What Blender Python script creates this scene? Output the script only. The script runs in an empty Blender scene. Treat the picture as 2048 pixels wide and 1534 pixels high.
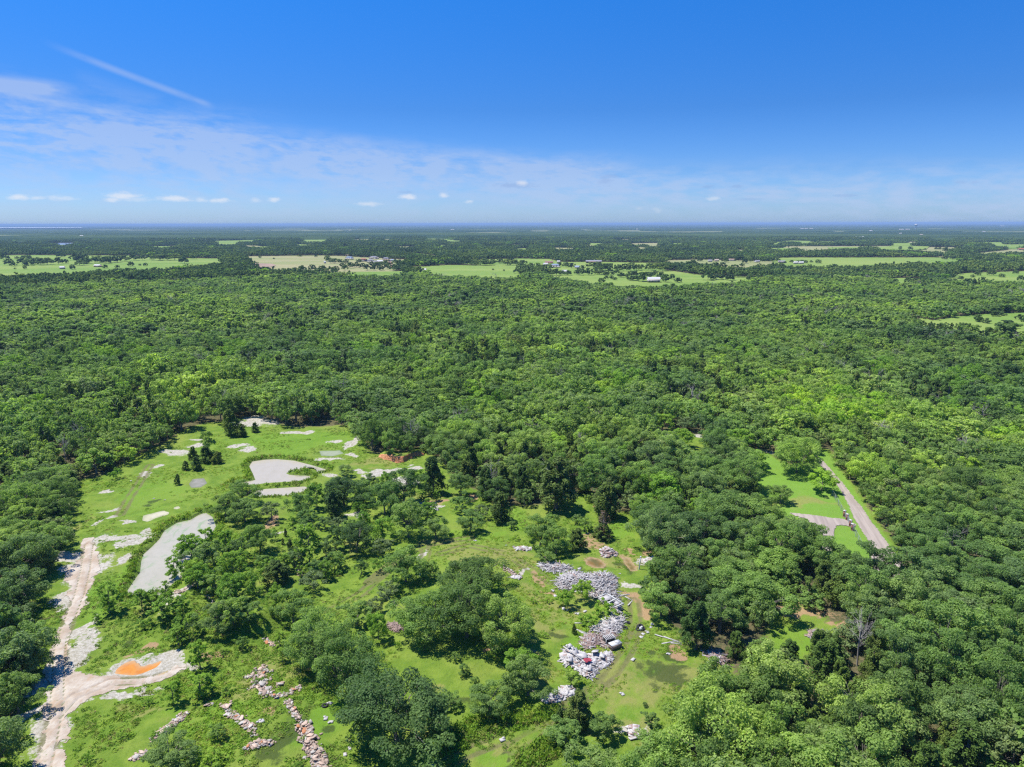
import bpy, math, random
import numpy as np
from mathutils import Vector, Matrix

# ------------------------------------------------------------------ camera, world, sun, exposure
scene = bpy.context.scene
CAM_H = 65.0
F_PX = 1420.0                 # focal length in pixels of a 2048 x 1534 frame
PITCH = math.radians(12.7)
ROLL = math.radians(0.112)
_f = Vector((0, math.cos(PITCH), -math.sin(PITCH)))
_r0 = Vector((1, 0, 0)); _u0 = Vector((0, math.sin(PITCH), math.cos(PITCH)))
_r = _r0 * math.cos(ROLL) - _u0 * math.sin(ROLL)
_u = _u0 * math.cos(ROLL) + _r0 * math.sin(ROLL)
cam_data = bpy.data.cameras.new('camera')
cam = bpy.data.objects.new('camera', cam_data)
scene.collection.objects.link(cam)
cam.matrix_world = Matrix(((_r.x, _u.x, -_f.x, 0), (_r.y, _u.y, -_f.y, 0), (_r.z, _u.z, -_f.z, CAM_H), (0, 0, 0, 1)))
cam_data.sensor_width = 36.0
cam_data.lens = 36.0 * F_PX / 2048.0
cam_data.clip_start = 1.0
cam_data.clip_end = 200000.0
scene.camera = cam

SUN_EL = math.radians(65); SUN_AZ = math.radians(-72)      # azimuth clockwise from the view direction (+Y)
sun_dir = Vector((math.sin(SUN_AZ) * math.cos(SUN_EL), math.cos(SUN_AZ) * math.cos(SUN_EL), math.sin(SUN_EL)))
sl = bpy.data.lights.new('sun', 'SUN'); sl.energy = 5.0; sl.angle = math.radians(0.53); sl.color = (1.0, 0.955, 0.89)
sun = bpy.data.objects.new('sun', sl); scene.collection.objects.link(sun)
sun.rotation_euler = sun_dir.to_track_quat('Z', 'Y').to_euler(); sun.location = (0, 0, 300)

scene.view_settings.view_transform = 'Standard'
scene.view_settings.look = 'None'
scene.view_settings.exposure = 0.75
scene.view_settings.gamma = 1.0
scene.render.engine = 'CYCLES'
cy = scene.cycles
cy.max_bounces = 6; cy.diffuse_bounces = 4; cy.glossy_bounces = 2; cy.transmission_bounces = 2
cy.volume_bounces = 0; cy.transparent_max_bounces = 8
cy.caustics_reflective = False; cy.caustics_refractive = False
cy.use_denoising = False
cy.filter_width = 1.3
scene.render.use_persistent_data = False

def px_dir(px, py):
    v = _f + _r * ((px - 1024.0) / F_PX) + _u * ((767.0 - py) / F_PX)
    return v.normalized()

def azel(px, py):
    v = px_dir(px, py)
    return math.degrees(math.atan2(v.x, v.y)), math.degrees(math.asin(v.z))

class NT:                                            # small node-tree helper
    def __init__(s, tree): s.t = tree
    def n(s, kind, **kw):
        nd = s.t.nodes.new(kind)
        for k, v in kw.items():
            if k == 'ins':
                for i, val in v.items(): s.put(nd.inputs[i], val)
            else: setattr(nd, k, v)
        return nd
    def put(s, sock, val):
        if isinstance(val, bpy.types.NodeSocket): s.t.links.new(val, sock)
        elif isinstance(val, bpy.types.Node): s.t.links.new(val.outputs[0], sock)
        else:
            if sock.type == 'RGBA' and len(val) == 3: val = (*val, 1)
            sock.default_value = val
    def m(s, op, a, b=None, c=None, clamp=False):
        nd = s.t.nodes.new('ShaderNodeMath'); nd.operation = op; nd.use_clamp = clamp
        s.put(nd.inputs[0], a)
        if b is not None: s.put(nd.inputs[1], b)
        if c is not None: s.put(nd.inputs[2], c)
        return nd.outputs[0]
    def v(s, op, a, b=None):
        nd = s.t.nodes.new('ShaderNodeVectorMath'); nd.operation = op
        s.put(nd.inputs[0], a)
        if b is not None: s.put(nd.inputs[1], b)
        return nd.outputs['Value'] if op in ('LENGTH', 'DOT_PRODUCT', 'DISTANCE') else nd.outputs[0]
    def mix(s, fac, a, b, mode='MIX'):
        nd = s.t.nodes.new('ShaderNodeMix'); nd.data_type = 'RGBA'; nd.blend_type = mode; nd.clamp_factor = True
        s.put(nd.inputs['Factor'], fac); s.put(nd.inputs[6], a); s.put(nd.inputs[7], b)
        return nd.outputs[2]
    def noise(s, vec, scale, detail=4, rough=0.55, dist=0.0):
        nd = s.t.nodes.new('ShaderNodeTexNoise')
        if vec is not None: s.put(nd.inputs['Vector'], vec)
        nd.inputs['Scale'].default_value = scale; nd.inputs['Detail'].default_value = detail
        nd.inputs['Roughness'].default_value = rough; nd.inputs['Distortion'].default_value = dist
        return nd.outputs['Fac']
    def ss(s, x, a, b):
        nd = s.t.nodes.new('ShaderNodeMapRange'); nd.interpolation_type = 'SMOOTHSTEP'
        s.put(nd.inputs['Value'], x)
        for i, val in ((1, a), (2, b), (3, 0.0), (4, 1.0)): nd.inputs[i].default_value = val
        return nd.outputs[0]

world = bpy.data.worlds.new('World'); scene.world = world; world.use_nodes = True
wt = world.node_tree; wt.nodes.clear(); W = NT(wt)
wout = W.n('ShaderNodeOutputWorld'); wbg = W.n('ShaderNodeBackground'); wbg.inputs['Strength'].default_value = 0.1
sky = W.n('ShaderNodeTexSky'); sky.sky_type = 'NISHITA'; sky.sun_disc = False
sky.sun_elevation = SUN_EL; sky.sun_rotation = SUN_AZ % (2 * math.pi)
sky.air_density = 1.0; sky.dust_density = 0.6; sky.ozone_density = 2.6; sky.altitude = 200
hs = W.n('ShaderNodeHueSaturation', ins={'Saturation': SKY_SAT if 'SKY_SAT' in globals() else 1.28, 'Value': 1.0, 'Color': sky})
tc = W.n('ShaderNodeTexCoord')
nrm = W.v('NORMALIZE', tc.outputs['Generated'])
sx = W.n('ShaderNodeSeparateXYZ', ins={0: nrm})
az = W.m('MULTIPLY', W.m('ARCTAN2', sx.outputs[0], sx.outputs[1]), 57.29578)
el = W.m('MULTIPLY', W.m('ARCSINE', sx.outputs[2]), 57.29578)
def cxyz(x, y, z=0.0): return W.n('ShaderNodeCombineXYZ', ins={0: x, 1: y, 2: z}).outputs[0]
tr_ = W.n('ShaderNodeValToRGB', ins={0: W.m('DIVIDE', el, 32.0, clamp=True)}); cr_ = tr_.color_ramp      # air tint by elevation
for i_, (p_, c_) in enumerate(((0.0, (0.46, 0.68, 1.25)), (0.12, (0.31, 0.50, 0.92)), (0.26, (0.22, 0.44, 0.80)), (0.62, (0.15, 0.60, 1.02)), (1.0, (0.085, 0.74, 1.32)))):
    e_ = cr_.elements[i_] if i_ < 2 else cr_.elements.new(p_)
    e_.position = p_; e_.color = (*c_, 1)
skc = W.mix(1.0, hs.outputs[0], tr_.outputs[0], 'MULTIPLY')
uv = cxyz(az, el)
wob = W.m('MULTIPLY_ADD', W.noise(cxyz(W.m('MULTIPLY', az, 0.05), W.m('MULTIPLY', el, 0.25)), 1.0, 5), 2.4, -1.2)
def streak(p0, p1, wpx, amt, scale=0.6, soft=True, grow=None):
    lo_, hi_ = (0.05, 0.55) if wpx < 15 else (0.30, 0.72)
    (a0, e0), (a1, e1) = azel(*p0), azel(*p1)
    L = math.hypot(a1 - a0, e1 - e0); tx, ty = (a1 - a0) / L, (e1 - e0) / L
    w = wpx * 0.04
    rel = W.v('SUBTRACT', uv, (a0, e0, 0))
    t = W.m('DIVIDE', W.v('DOT_PRODUCT', rel, (tx, ty, 0)), L)
    d = W.v('DOT_PRODUCT', rel, (-ty, tx, 0))
    d = W.m('ABSOLUTE', W.m('ADD', d, W.m('MULTIPLY', wob, w * 0.45)))
    m = W.ss(d, w * 1.6, 0.0)
    win = W.m('MULTIPLY', W.ss(t, -0.08, 0.35 if grow else 0.12), W.ss(t, 1.04, 0.93 if grow else 0.75))
    ns = W.ss(W.noise(cxyz(W.m('MULTIPLY', t, L * 0.22), W.m('MULTIPLY', d, 1.3 * scale), a0), 1.9, 6, 0.60), lo_, hi_)
    return W.m('MULTIPLY', W.m('MULTIPLY', m, win), W.m('MULTIPLY', ns, amt))
cl = streak((100, 88), (425, 212), 5.5, 0.42, grow=True)
for a in (((-120, 160), (150, 184), 13, 1.0), ((20, 186), (245, 232), 5, 0.45), ((150, 150), (330, 205), 12, 0.1),
          ((-500, 205), (620, 335), 70, 1.0), ((100, 262), (950, 352), 42, 0.95), ((440, 330), (560, 300), 12, 0.35), ((540, 342), (640, 306), 14, 0.45),
          ((540, 322), (1340, 376), 44, 1.0), ((850, 335), (1300, 350), 32, 0.75), ((900, 376), (2500, 392), 46, 0.8), ((-500, 360), (1300, 400), 70, 0.35)):
    cl = W.m('MAXIMUM', cl, W.m('MINIMUM', W.m('ADD', W.m('MULTIPLY', cl, 0.7), streak(*a)), 0.72))
cloud_tint = (2.9, 3.6, 5.1)
skc = W.mix(W.m('MULTIPLY', cl, 0.8), skc, cloud_tint)
# small flat cumulus low over the horizon
pn = W.m('MULTIPLY_ADD', W.noise(cxyz(W.m('MULTIPLY', az, 1.6), W.m('MULTIPLY', el, 3.5)), 1.0, 6, 0.62), 1.9, -0.95)
puff = None; grey = None
for (x, y, w_, h_, k) in ((37, 394, 18, 5, 1), (75, 396, 13, 4, .7), (125, 396, 24, 5, .6), (247, 392, 30, 7, 1), (225, 399, 16, 5, .8), (270, 398, 30, 5, .45), (350, 397, 32, 6, 1), (403, 399, 12, 5, .7), (442, 401, 20, 5, .9),
                       (510, 400, 12, 5, .5), (547, 399, 12, 5, .9), (738, 408, 26, 5, .7), (815, 394, 20, 6, 1), (887, 391, 10, 6, .9), (938, 403, 10, 4, .7), (1044, 366, 12, 7, .8),
                       (1425, 397, 15, 5, .6), (1315, 420, 10, 6, .3), (1277, 417, 8, 4, .25)):
    a0, e0 = azel(x, y)
    dv = W.v('MULTIPLY', W.v('SUBTRACT', uv, (a0, e0, 0)), (1 / (w_ * .04), 1 / (h_ * .04), 0))
    mm = W.m('MULTIPLY', W.ss(W.m('ADD', W.v('LENGTH', dv), pn), 1.25, 0.1), k * 0.62)
    puff = mm if puff is None else W.m('MAXIMUM', puff, mm)
for (x, y, w_, h_, k) in ((1030, 371, 55, 7, .5), (1210, 362, 18, 12, .4), (1225, 352, 22, 5, .35), (1415, 374, 15, 5, .4), (1476, 373, 14, 4, .45), (1500, 399, 30, 4, .3), (1695, 391, 26, 4, .35), (1920, 364, 16, 4, .3), (815, 384, 26, 4, .3), (1950, 364, 10, 4, .3)):
    a0, e0 = azel(x, y)
    dv = W.v('MULTIPLY', W.v('SUBTRACT', uv, (a0, e0, 0)), (1 / (w_ * .04), 1 / (h_ * .04), 0))
    mm = W.m('MULTIPLY', W.ss(W.m('ADD', W.v('LENGTH', dv), pn), 1.0, 0.2), k * 0.8)
    grey = mm if grey is None else W.m('MAXIMUM', grey, mm)
skc = W.mix(grey, skc, (1.55, 2.4, 4.3))
skc = W.mix(puff, skc, (5.2, 5.25, 5.5))
W.put(wbg.inputs['Color'], skc); wt.links.new(wbg.outputs[0], wout.inputs[0])
world.cycles.sampling_method = 'MANUAL'; world.cycles.sample_map_resolution = 512

# ------------------------------------------------------------------ helpers
rng = np.random.default_rng(7); random.seed(7)
root_col = scene.collection
FV = np.array(_f); RV = np.array(_r); UV = np.array(_u)

def G(px, py, z=0.0):
    """pixels of the 2048-wide photograph -> point on the ground plane at height z"""
    px = np.asarray(px, float); py = np.asarray(py, float)
    a = (px - 1024) / F_PX; b = (767 - py) / F_PX
    d = FV + a[..., None] * RV + b[..., None] * UV
    t = (z - CAM_H) / d[..., 2]
    return np.stack([d[..., 0] * t, d[..., 1] * t], -1)

def P(x, y, z=0.0):
    """world -> pixels of the 2048-wide photograph and axial distance"""
    x = np.asarray(x, float); y = np.asarray(y, float); z = np.asarray(z, float) - CAM_H + 0 * x
    dx = x * RV[0] + y * RV[1] + z * RV[2]; du = x * UV[0] + y * UV[1] + z * UV[2]; df = x * FV[0] + y * FV[1] + z * FV[2]
    return 1024 + F_PX * dx / df, 767 - F_PX * du / df, df

def inside(poly, x, y):
    poly = np.asarray(poly, float); res = np.zeros(np.shape(x), bool)
    x0, y0 = poly.min(0); x1, y1 = poly.max(0)
    c = (x >= x0) & (x <= x1) & (y >= y0) & (y <= y1)
    if not c.any(): return res
    xs = x[c]; ys = y[c]; r = np.zeros(xs.shape, bool); n = len(poly)
    for i in range(n):
        ax, ay = poly[i]; bx, by = poly[(i + 1) % n]
        if ay == by: continue
        r ^= ((ay > ys) != (by > ys)) & (xs < (bx - ax) * (ys - ay) / (by - ay) + ax)
    res[c] = r
    return res

def sdf(poly, x, y, pad=6.0):
    """signed distance (metres) to a world polygon, negative inside; 99 when farther than pad"""
    poly = np.asarray(poly, float); out = np.full(np.shape(x), 99.0)
    x0, y0 = poly.min(0) - pad; x1, y1 = poly.max(0) + pad
    c = (x >= x0) & (x <= x1) & (y >= y0) & (y <= y1)
    if not c.any(): return out
    xs = x[c]; ys = y[c]; d = np.full(xs.shape, 1e9); n = len(poly)
    for i in range(n):
        a = poly[i]; b = poly[(i + 1) % n]; e = b - a; L2 = max(1e-9, e @ e)
        t = np.clip(((xs - a[0]) * e[0] + (ys - a[1]) * e[1]) / L2, 0, 1)
        d = np.minimum(d, (xs - a[0] - t * e[0]) ** 2 + (ys - a[1] - t * e[1]) ** 2)
    d = np.sqrt(d); d[inside(poly, xs, ys)] *= -1
    out[c] = d
    return out

def dline(pts, x, y, pad=12.0):
    pts = np.asarray(pts, float); out = np.full(np.shape(x), 99.0)
    x0, y0 = pts.min(0) - pad; x1, y1 = pts.max(0) + pad
    c = (x >= x0) & (x <= x1) & (y >= y0) & (y <= y1)
    if not c.any(): return out
    xs = x[c]; ys = y[c]; d = np.full(xs.shape, 1e9)
    for a, b in zip(pts[:-1], pts[1:]):
        e = b - a; L2 = max(1e-9, e @ e)
        t = np.clip(((xs - a[0]) * e[0] + (ys - a[1]) * e[1]) / L2, 0, 1)
        d = np.minimum(d, (xs - a[0] - t * e[0]) ** 2 + (ys - a[1] - t * e[1]) ** 2)
    out[c] = np.sqrt(d)
    return out

_perm = np.random.default_rng(3).random((256, 256))
def vn(x, y, s=1.0, seed=0):
    """value noise 0..1 with cell size s"""
    x = np.asarray(x, float) / s + seed * 17.3; y = np.asarray(y, float) / s + seed * 5.7
    xi = np.floor(x).astype(int); yi = np.floor(y).astype(int); fx = x - xi; fy = y - yi
    fx = fx * fx * (3 - 2 * fx); fy = fy * fy * (3 - 2 * fy)
    g = lambda i, j: _perm[i & 255, j & 255]
    return (g(xi, yi) * (1 - fx) + g(xi + 1, yi) * fx) * (1 - fy) + (g(xi, yi + 1) * (1 - fx) + g(xi + 1, yi + 1) * fx) * fy
def fbm(x, y, s, o=4, seed=0):
    r = 0; a = 0.5; t = 0
    for i in range(o): r = r + a * vn(x, y, s / 2 ** i, seed + i); t += a; a *= 0.55
    return r / t
def sstep(a, b, x):
    t = np.clip((x - a) / (b - a), 0, 1); return t * t * (3 - 2 * t)

def tag(o, label=None, cat=None, group=None, kind=None):
    if label: o['label'] = label
    if cat: o['category'] = cat
    if group: o['group'] = group
    if kind: o['kind'] = kind
    return o

def mesh_np(name, V, F, mat=None, smooth=False, attrs=None, matidx=None):
    """V (n,3), F (m,k) constant k or list of arrays"""
    me = bpy.data.meshes.new(name)
    V = np.asarray(V, np.float32)
    if isinstance(F, np.ndarray): Fs = [F]
    else: Fs = [np.asarray(f) for f in F if len(f)]
    me.vertices.add(len(V)); me.vertices.foreach_set('co', V.ravel())
    nl = sum(f.size for f in Fs); npoly = sum(len(f) for f in Fs)
    me.loops.add(nl); me.polygons.add(npoly)
    me.loops.foreach_set('vertex_index', np.concatenate([f.ravel() for f in Fs]).astype(np.int32))
    tot = np.concatenate([np.full(len(f), f.shape[1]) for f in Fs]); st = np.concatenate([[0], np.cumsum(tot)[:-1]])
    me.polygons.foreach_set('loop_start', st.astype(np.int32)); me.polygons.foreach_set('loop_total', tot.astype(np.int32))
    if smooth: me.polygons.foreach_set('use_smooth', np.ones(npoly, bool))
    if matidx is not None: me.polygons.foreach_set('material_index', np.asarray(matidx, np.int32))
    me.update(calc_edges=True)
    for k, (dom, arr) in (attrs or {}).items():
        at = me.attributes.new(k, 'FLOAT', dom); at.data.foreach_set('value', np.asarray(arr, np.float32))
    for m_ in (mat if isinstance(mat, (list, tuple)) else [mat] if mat else []): me.materials.append(m_)
    return me

def link(name, me, parent=None, loc=None):
    o = bpy.data.objects.new(name, me); root_col.objects.link(o)
    if parent is not None: o.parent = parent
    if loc is not None: o.location = loc
    return o

def empty(name, loc, rz=0.0, label=None, cat=None, group=None):
    o = bpy.data.objects.new(name, None); root_col.objects.link(o)
    o.location = loc; o.rotation_euler = (0, 0, rz); o.empty_display_size = 0.5
    return tag(o, label, cat, group)

class MB:
    """collects boxes, prisms and tubes in one mesh"""
    def __init__(s): s.v = []; s.q = []; s.t = []; s.n = 0
    def add(s, V, Q=None, T=None):
        V = np.asarray(V, float); s.v.append(V)
        if Q is not None and len(Q): s.q.append(np.asarray(Q) + s.n)
        if T is not None and len(T): s.t.append(np.asarray(T) + s.n)
        s.n += len(V)
    def box(s, c, d, R=None, taper=1.0):
        x, y, z = np.array(d) / 2
        V = np.array([[-x, -y, -z], [x, -y, -z], [x, y, -z], [-x, y, -z], [-x * taper, -y * taper, z], [x * taper, -y * taper, z], [x * taper, y * taper, z], [-x * taper, y * taper, z]])
        if R is not None: V = V @ np.array(R).T
        s.add(V + np.array(c), [[0, 3, 2, 1], [4, 5, 6, 7], [0, 1, 5, 4], [1, 2, 6, 5], [2, 3, 7, 6], [3, 0, 4, 7]])
    def tube(s, pts, rad, k=5, cap=True):
        pts = np.asarray(pts, float); rad = np.broadcast_to(rad, (len(pts),)); rings = []
        ref = np.array([0.31, 0.87, 0.12])
        for i in range(len(pts)):
            t = pts[min(i + 1, len(pts) - 1)] - pts[max(i - 1, 0)]; t = t / (np.linalg.norm(t) + 1e-9)
            a = np.cross(t, ref); a /= np.linalg.norm(a) + 1e-9; b = np.cross(t, a)
            ang = np.arange(k) * 2 * math.pi / k
            rings.append(pts[i] + rad[i] * (np.cos(ang)[:, None] * a + np.sin(ang)[:, None] * b))
        V = np.concatenate(rings); Q = []
        for i in range(len(pts) - 1):
            for j in range(k): Q.append([i * k + j, i * k + (j + 1) % k, (i + 1) * k + (j + 1) % k, (i + 1) * k + j])
        T = []
        if cap:
            V = np.concatenate([V, pts[-1:]]); n = len(V) - 1
            T = [[(len(pts) - 1) * k + j, (len(pts) - 1) * k + (j + 1) % k, n] for j in range(k)]
        s.add(V, Q, T)
    def lathe(s, prof, k=24, c=(0, 0, 0)):
        ang = np.arange(k) * 2 * math.pi / k; V = []; Q = []
        for r_, z_ in prof: V.append(np.stack([np.cos(ang) * r_, np.sin(ang) * r_, np.full(k, z_)], -1))
        for i in range(len(prof) - 1):
            for j in range(k): Q.append([i * k + j, i * k + (j + 1) % k, (i + 1) * k + (j + 1) % k, (i + 1) * k + j])
        s.add(np.concatenate(V) + np.array(c), Q)
    def mesh(s, name, mat, smooth=False):
        V = np.concatenate(s.v); Fs = []
        if s.q: Fs.append(np.concatenate(s.q))
        if s.t: Fs.append(np.concatenate(s.t))
        return mesh_np(name, V, Fs, mat, smooth)

def rotm(yaw=0, pitch=0, roll=0):
    return np.array(Matrix.Rotation(yaw, 3, 'Z') @ Matrix.Rotation(pitch, 3, 'Y') @ Matrix.Rotation(roll, 3, 'X'))

# ------------------------------------------------------------------ materials
def newmat(name):
    m = bpy.data.materials.new(name); m.use_nodes = True; m.node_tree.nodes.clear()
    t = NT(m.node_tree); out = t.n('ShaderNodeOutputMaterial')
    return m, t, out
def geo_pos(t): return t.n('ShaderNodeNewGeometry').outputs['Position']
def principled(t, out, color, rough=0.8, spec=0.3, normal=None, **kw):
    p = t.n('ShaderNodeBsdfPrincipled'); t.put(p.inputs['Base Color'], color); t.put(p.inputs['Roughness'], rough)
    p.inputs['Specular IOR Level'].default_value = spec
    if normal is not None: t.put(p.inputs['Normal'], normal)
    for k, v in kw.items(): t.put(p.inputs[k.replace('_', ' ')], v)
    t.t.links.new(p.outputs[0], out.inputs[0]); return p
def plain(name, color, rough=0.7, var=0.15, scale=1.5, spec=0.3, objvar=0.0, world_space=False):
    m, t, out = newmat(name)
    vec = geo_pos(t) if world_space else t.n('ShaderNodeTexCoord').outputs['Object']
    n1 = t.noise(vec, scale, 5, 0.6)
    c = t.mix(n1, tuple(x * (1 - var * 1.6) for x in color), tuple(min(1, x * (1 + var * 1.6)) for x in color))
    if objvar:
        r = t.n('ShaderNodeObjectInfo').outputs['Random']
        f = t.m('MULTIPLY_ADD', r, objvar * 2, 1 - objvar)
        cc = t.n('ShaderNodeCombineXYZ', ins={0: f, 1: f, 2: f})
        c = t.mix(1.0, c, cc.outputs[0], 'MULTIPLY')
    principled(t, out, c, rough, spec)
    return m

def leafmat(name, cols, trans=0.3, var=0.35, gloss=0.10, patch=None):
    """cols: list of (position, rgb) picked per tree by Object Info Random"""
    m, t, out = newmat(name)
    rnd = t.n('ShaderNodeObjectInfo').outputs['Random']
    ramp = t.n('ShaderNodeValToRGB', ins={0: rnd}); cr = ramp.color_ramp
    while len(cr.elements) < len(cols): cr.elements.new(0.5)
    for e, (p, c) in zip(cr.elements, cols): e.position = p; e.color = (*c, 1)
    col = ramp.outputs[0]
    pos = geo_pos(t)
    big = t.noise(pos, 0.014, 5, 0.62)
    col = t.mix(t.ss(big, 0.35, 0.68), t.mix(1.0, col, (0.92, 0.94, 0.95), 'MULTIPLY'), t.mix(1.0, col, (1.62, 1.42, 1.0), 'MULTIPLY'))
    reg = t.noise(pos, 0.0045, 3, 0.5)
    col = t.mix(t.ss(reg, 0.35, 0.65), t.mix(1.0, col, (0.84, 0.86, 0.90), 'MULTIPLY'), t.mix(1.0, col, (1.16, 1.12, 1.0), 'MULTIPLY'))
    lv = t.n('ShaderNodeAttribute', attribute_name='v').outputs['Fac']
    f = t.m('MULTIPLY_ADD', lv, var * 2, 1 - var)
    col = t.mix(1.0, col, t.n('ShaderNodeCombineXYZ', ins={0: t.m('POWER', f, 1.15), 1: f, 2: t.m('POWER', f, 0.8)}).outputs[0], 'MULTIPLY')
    p = t.n('ShaderNodeBsdfPrincipled', ins={'Base Color': col, 'Roughness': 0.55})
    p.inputs['Specular IOR Level'].default_value = gloss
    tr = t.n('ShaderNodeBsdfTranslucent', ins={0: t.mix(1.0, col, (1.25, 1.35, 0.6), 'MULTIPLY')})
    mx = t.n('ShaderNodeMixShader', ins={0: trans, 1: p.outputs[0], 2: tr.outputs[0]})
    t.t.links.new(mx.outputs[0], out.inputs[0])
    return m

M = {}
M['oak'] = leafmat('oak_leaves', [(0.0, (0.100, 0.172, 0.062)), (0.25, (0.148, 0.248, 0.072)), (0.45, (0.200, 0.322, 0.090)), (0.62, (0.148, 0.240, 0.084)), (0.8, (0.195, 0.288, 0.110)), (1.0, (0.245, 0.372, 0.088))], trans=0.5, var=0.5)
M['bright'] = leafmat('bright_leaves', [(0.0, (0.145, 0.275, 0.045)), (0.5, (0.185, 0.33, 0.05)), (1.0, (0.235, 0.365, 0.055))], trans=0.45)
M['juniper'] = leafmat('juniper_leaves', [(0.0, (0.060, 0.12, 0.030)), (0.5, (0.085, 0.145, 0.032)), (1.0, (0.115, 0.165, 0.04))], trans=0.25, gloss=0.1)
M['greyleaf'] = leafmat('grey_green_leaves', [(0.0, (0.125, 0.18, 0.070)), (1.0, (0.15, 0.215, 0.080))], trans=0.2)
M['brown'] = leafmat('brown_leaves', [(0.0, (0.16, 0.11, 0.07)), (1.0, (0.18, 0.13, 0.08))], trans=0.2)
M['oakfar_shaded'] = leafmat('shade_tinted_far_oak_leaves', [(0.0, (0.06, 0.105, 0.042)), (0.4, (0.085, 0.15, 0.045)), (0.8, (0.105, 0.165, 0.06)), (1.0, (0.135, 0.20, 0.055))], trans=0.2, gloss=0.0)  # darker than oak: self-shadow that sparse distant crowns lack, put into the colour
M['bark'] = plain('bark', (0.17, 0.15, 0.125), 0.9, 0.25, 3)
M['deadwood'] = plain('dead_wood', (0.27, 0.245, 0.22), 0.9, 0.2, 2)
# ------------------------------------------------------------------ the layout of the place (traced outlines, turned into metres)
px = lambda pts: G(np.array(pts, float)[:, 0], np.array(pts, float)[:, 1])
CLEAR_PX = [(0, 1640), (24, 1500), (46, 1440), (60, 1350), (68, 1290), (74, 1230), (66, 1180), (105, 1130), (132, 1105), (140, 1060), (135, 1012), (152, 988), (165, 960), (222, 948), (262, 925), (285, 912),
            (345, 882), (375, 860), (430, 848), (480, 838), (530, 845), (585, 855), (700, 850), (722, 872), (732, 905), (762, 915), (850, 908), (880, 925), (900, 965), (960, 985), (990, 1020), (1075, 1012), (1110, 1010),
            (1175, 985), (1190, 1020), (1262, 1030), (1300, 1095), (1325, 1118), (1305, 1150), (1290, 1200), (1320, 1240), (1358, 1290), (1400, 1318), (1450, 1335),
            (1480, 1380), (1450, 1415), (1380, 1450), (1322, 1468), (1308, 1500), (1290, 1550), (1180, 1600), (1120, 1760), (300, 1760), (120, 1680)]
LAWN_PX = [(1480, 905), (1530, 902), (1560, 925), (1600, 935), (1625, 905), (1650, 900), (1672, 925), (1690, 955), (1720, 1000), (1745, 1040), (1790, 1095), (1800, 1150), (1700, 1150), (1640, 1105), (1570, 1075), (1530, 1030), (1500, 960)]
DIRT_PX = [(1552, 1212), (1600, 1205), (1625, 1236), (1682, 1256), (1682, 1275), (1625, 1305), (1570, 1318), (1546, 1285)]
DRIVE_PX = [(1310, 868), (1345, 858), (1410, 880), (1415, 915), (1385, 940), (1340, 915)]
FAR_CLEARS = [  # pastures beyond the wood
    [(-300, 560), (-300, 514), (60, 510), (180, 511), (260, 511), (330, 516), (445, 517), (452, 531), (330, 544), (200, 548), (100, 560)],
    [(478, 513), (600, 511), (650, 511), (700, 513), (830, 520), (800, 534), (770, 545), (690, 552), (560, 548), (512, 545), (500, 530)],
    [(690, 560), (700, 545), (815, 542), (815, 556)],
    [(790, 503), (850, 508), (905, 515), (900, 521), (820, 512)],
    [(820, 534), (900, 530), (1033, 532), (1050, 548), (1035, 562), (980, 563), (900, 560), (842, 552)],
    [(1040, 517), (1100, 518), (1120, 524), (1200, 524), (1330, 526), (1330, 540), (1400, 547), (1530, 552), (1530, 564), (1400, 576), (1240, 584), (1160, 568), (1110, 562), (1090, 552), (1060, 541), (1000, 532), (930, 528), (900, 523), (960, 519)],
    [(1326, 521), (1400, 519), (1550, 523), (1560, 530), (1550, 537), (1450, 545), (1400, 536), (1330, 530)],
    [(1540, 518), (1565, 515), (1900, 515), (1935, 519), (1900, 534), (1750, 538), (1560, 541)],
    [(1556, 493), (1800, 492), (1690, 502), (1610, 506)],
    [(1740, 498), (1800, 494), (1940, 495), (1925, 500), (1900, 505), (1892, 516), (1870, 508), (1755, 503)],
    [(1940, 505), (2030, 498), (2060, 499), (2060, 508), (1960, 512)],
    [(1880, 560), (1900, 550), (1940, 546), (2100, 541), (2100, 573), (1960, 573), (1900, 576)],
    [(1750, 560), (1790, 556), (1850, 558), (1850, 572), (1800, 574)],
    [(1822, 640), (1850, 637), (1865, 642), (1920, 632), (2100, 622), (2100, 680), (1990, 678), (1930, 668), (1880, 662), (1830, 662)],
    [(603, 479), (657, 477), (657, 488), (603, 488)], [(700, 480), (742, 477), (742, 485), (700, 485)], [(678, 494), (705, 493), (705, 499), (678, 499)],
    [(1466, 500), (1494, 500), (1494, 508), (1466, 508)],
  [(765, 476), (784, 476), (784, 484), (765, 484)], [(425, 482), (515, 480), (512, 488), (430, 489)], [(1256, 487), (1322, 486), (1322, 495), (1256, 495)], [(1024, 498), (1060, 496), (1062, 506), (1030, 506)], [(850, 477), (900, 476), (900, 483), (850, 484)]]
rf = random.Random(77)
for _ in range(46):
    cx_, cy_ = rf.uniform(-40, 2080), rf.uniform(476, 497); w_ = rf.uniform(12, 55); h_ = rf.uniform(4.5, 8.0) * (0.5 + (cy_ - 470) / 35)
    FAR_CLEARS.append([(cx_ - w_, cy_ + rf.uniform(-1, 1)), (cx_ - w_ * .3, cy_ - rf.uniform(0, 1.2)), (cx_ + w_, cy_ + rf.uniform(-1, 1)), (cx_ + w_ * .8, cy_ + h_ * .8), (cx_, cy_ + h_), (cx_ - w_ * .7, cy_ + h_ * .9)])
PALE_FIELD = {1: 0.75, 3: 0.5, 6: 0.6, 8: 0.7, 9: 0.75, 10: 0.6, 0: 0.35, 15: 0.95, 16: 1.0, 17: 0.9, 14: 0.5, 18: 0.8}

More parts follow.
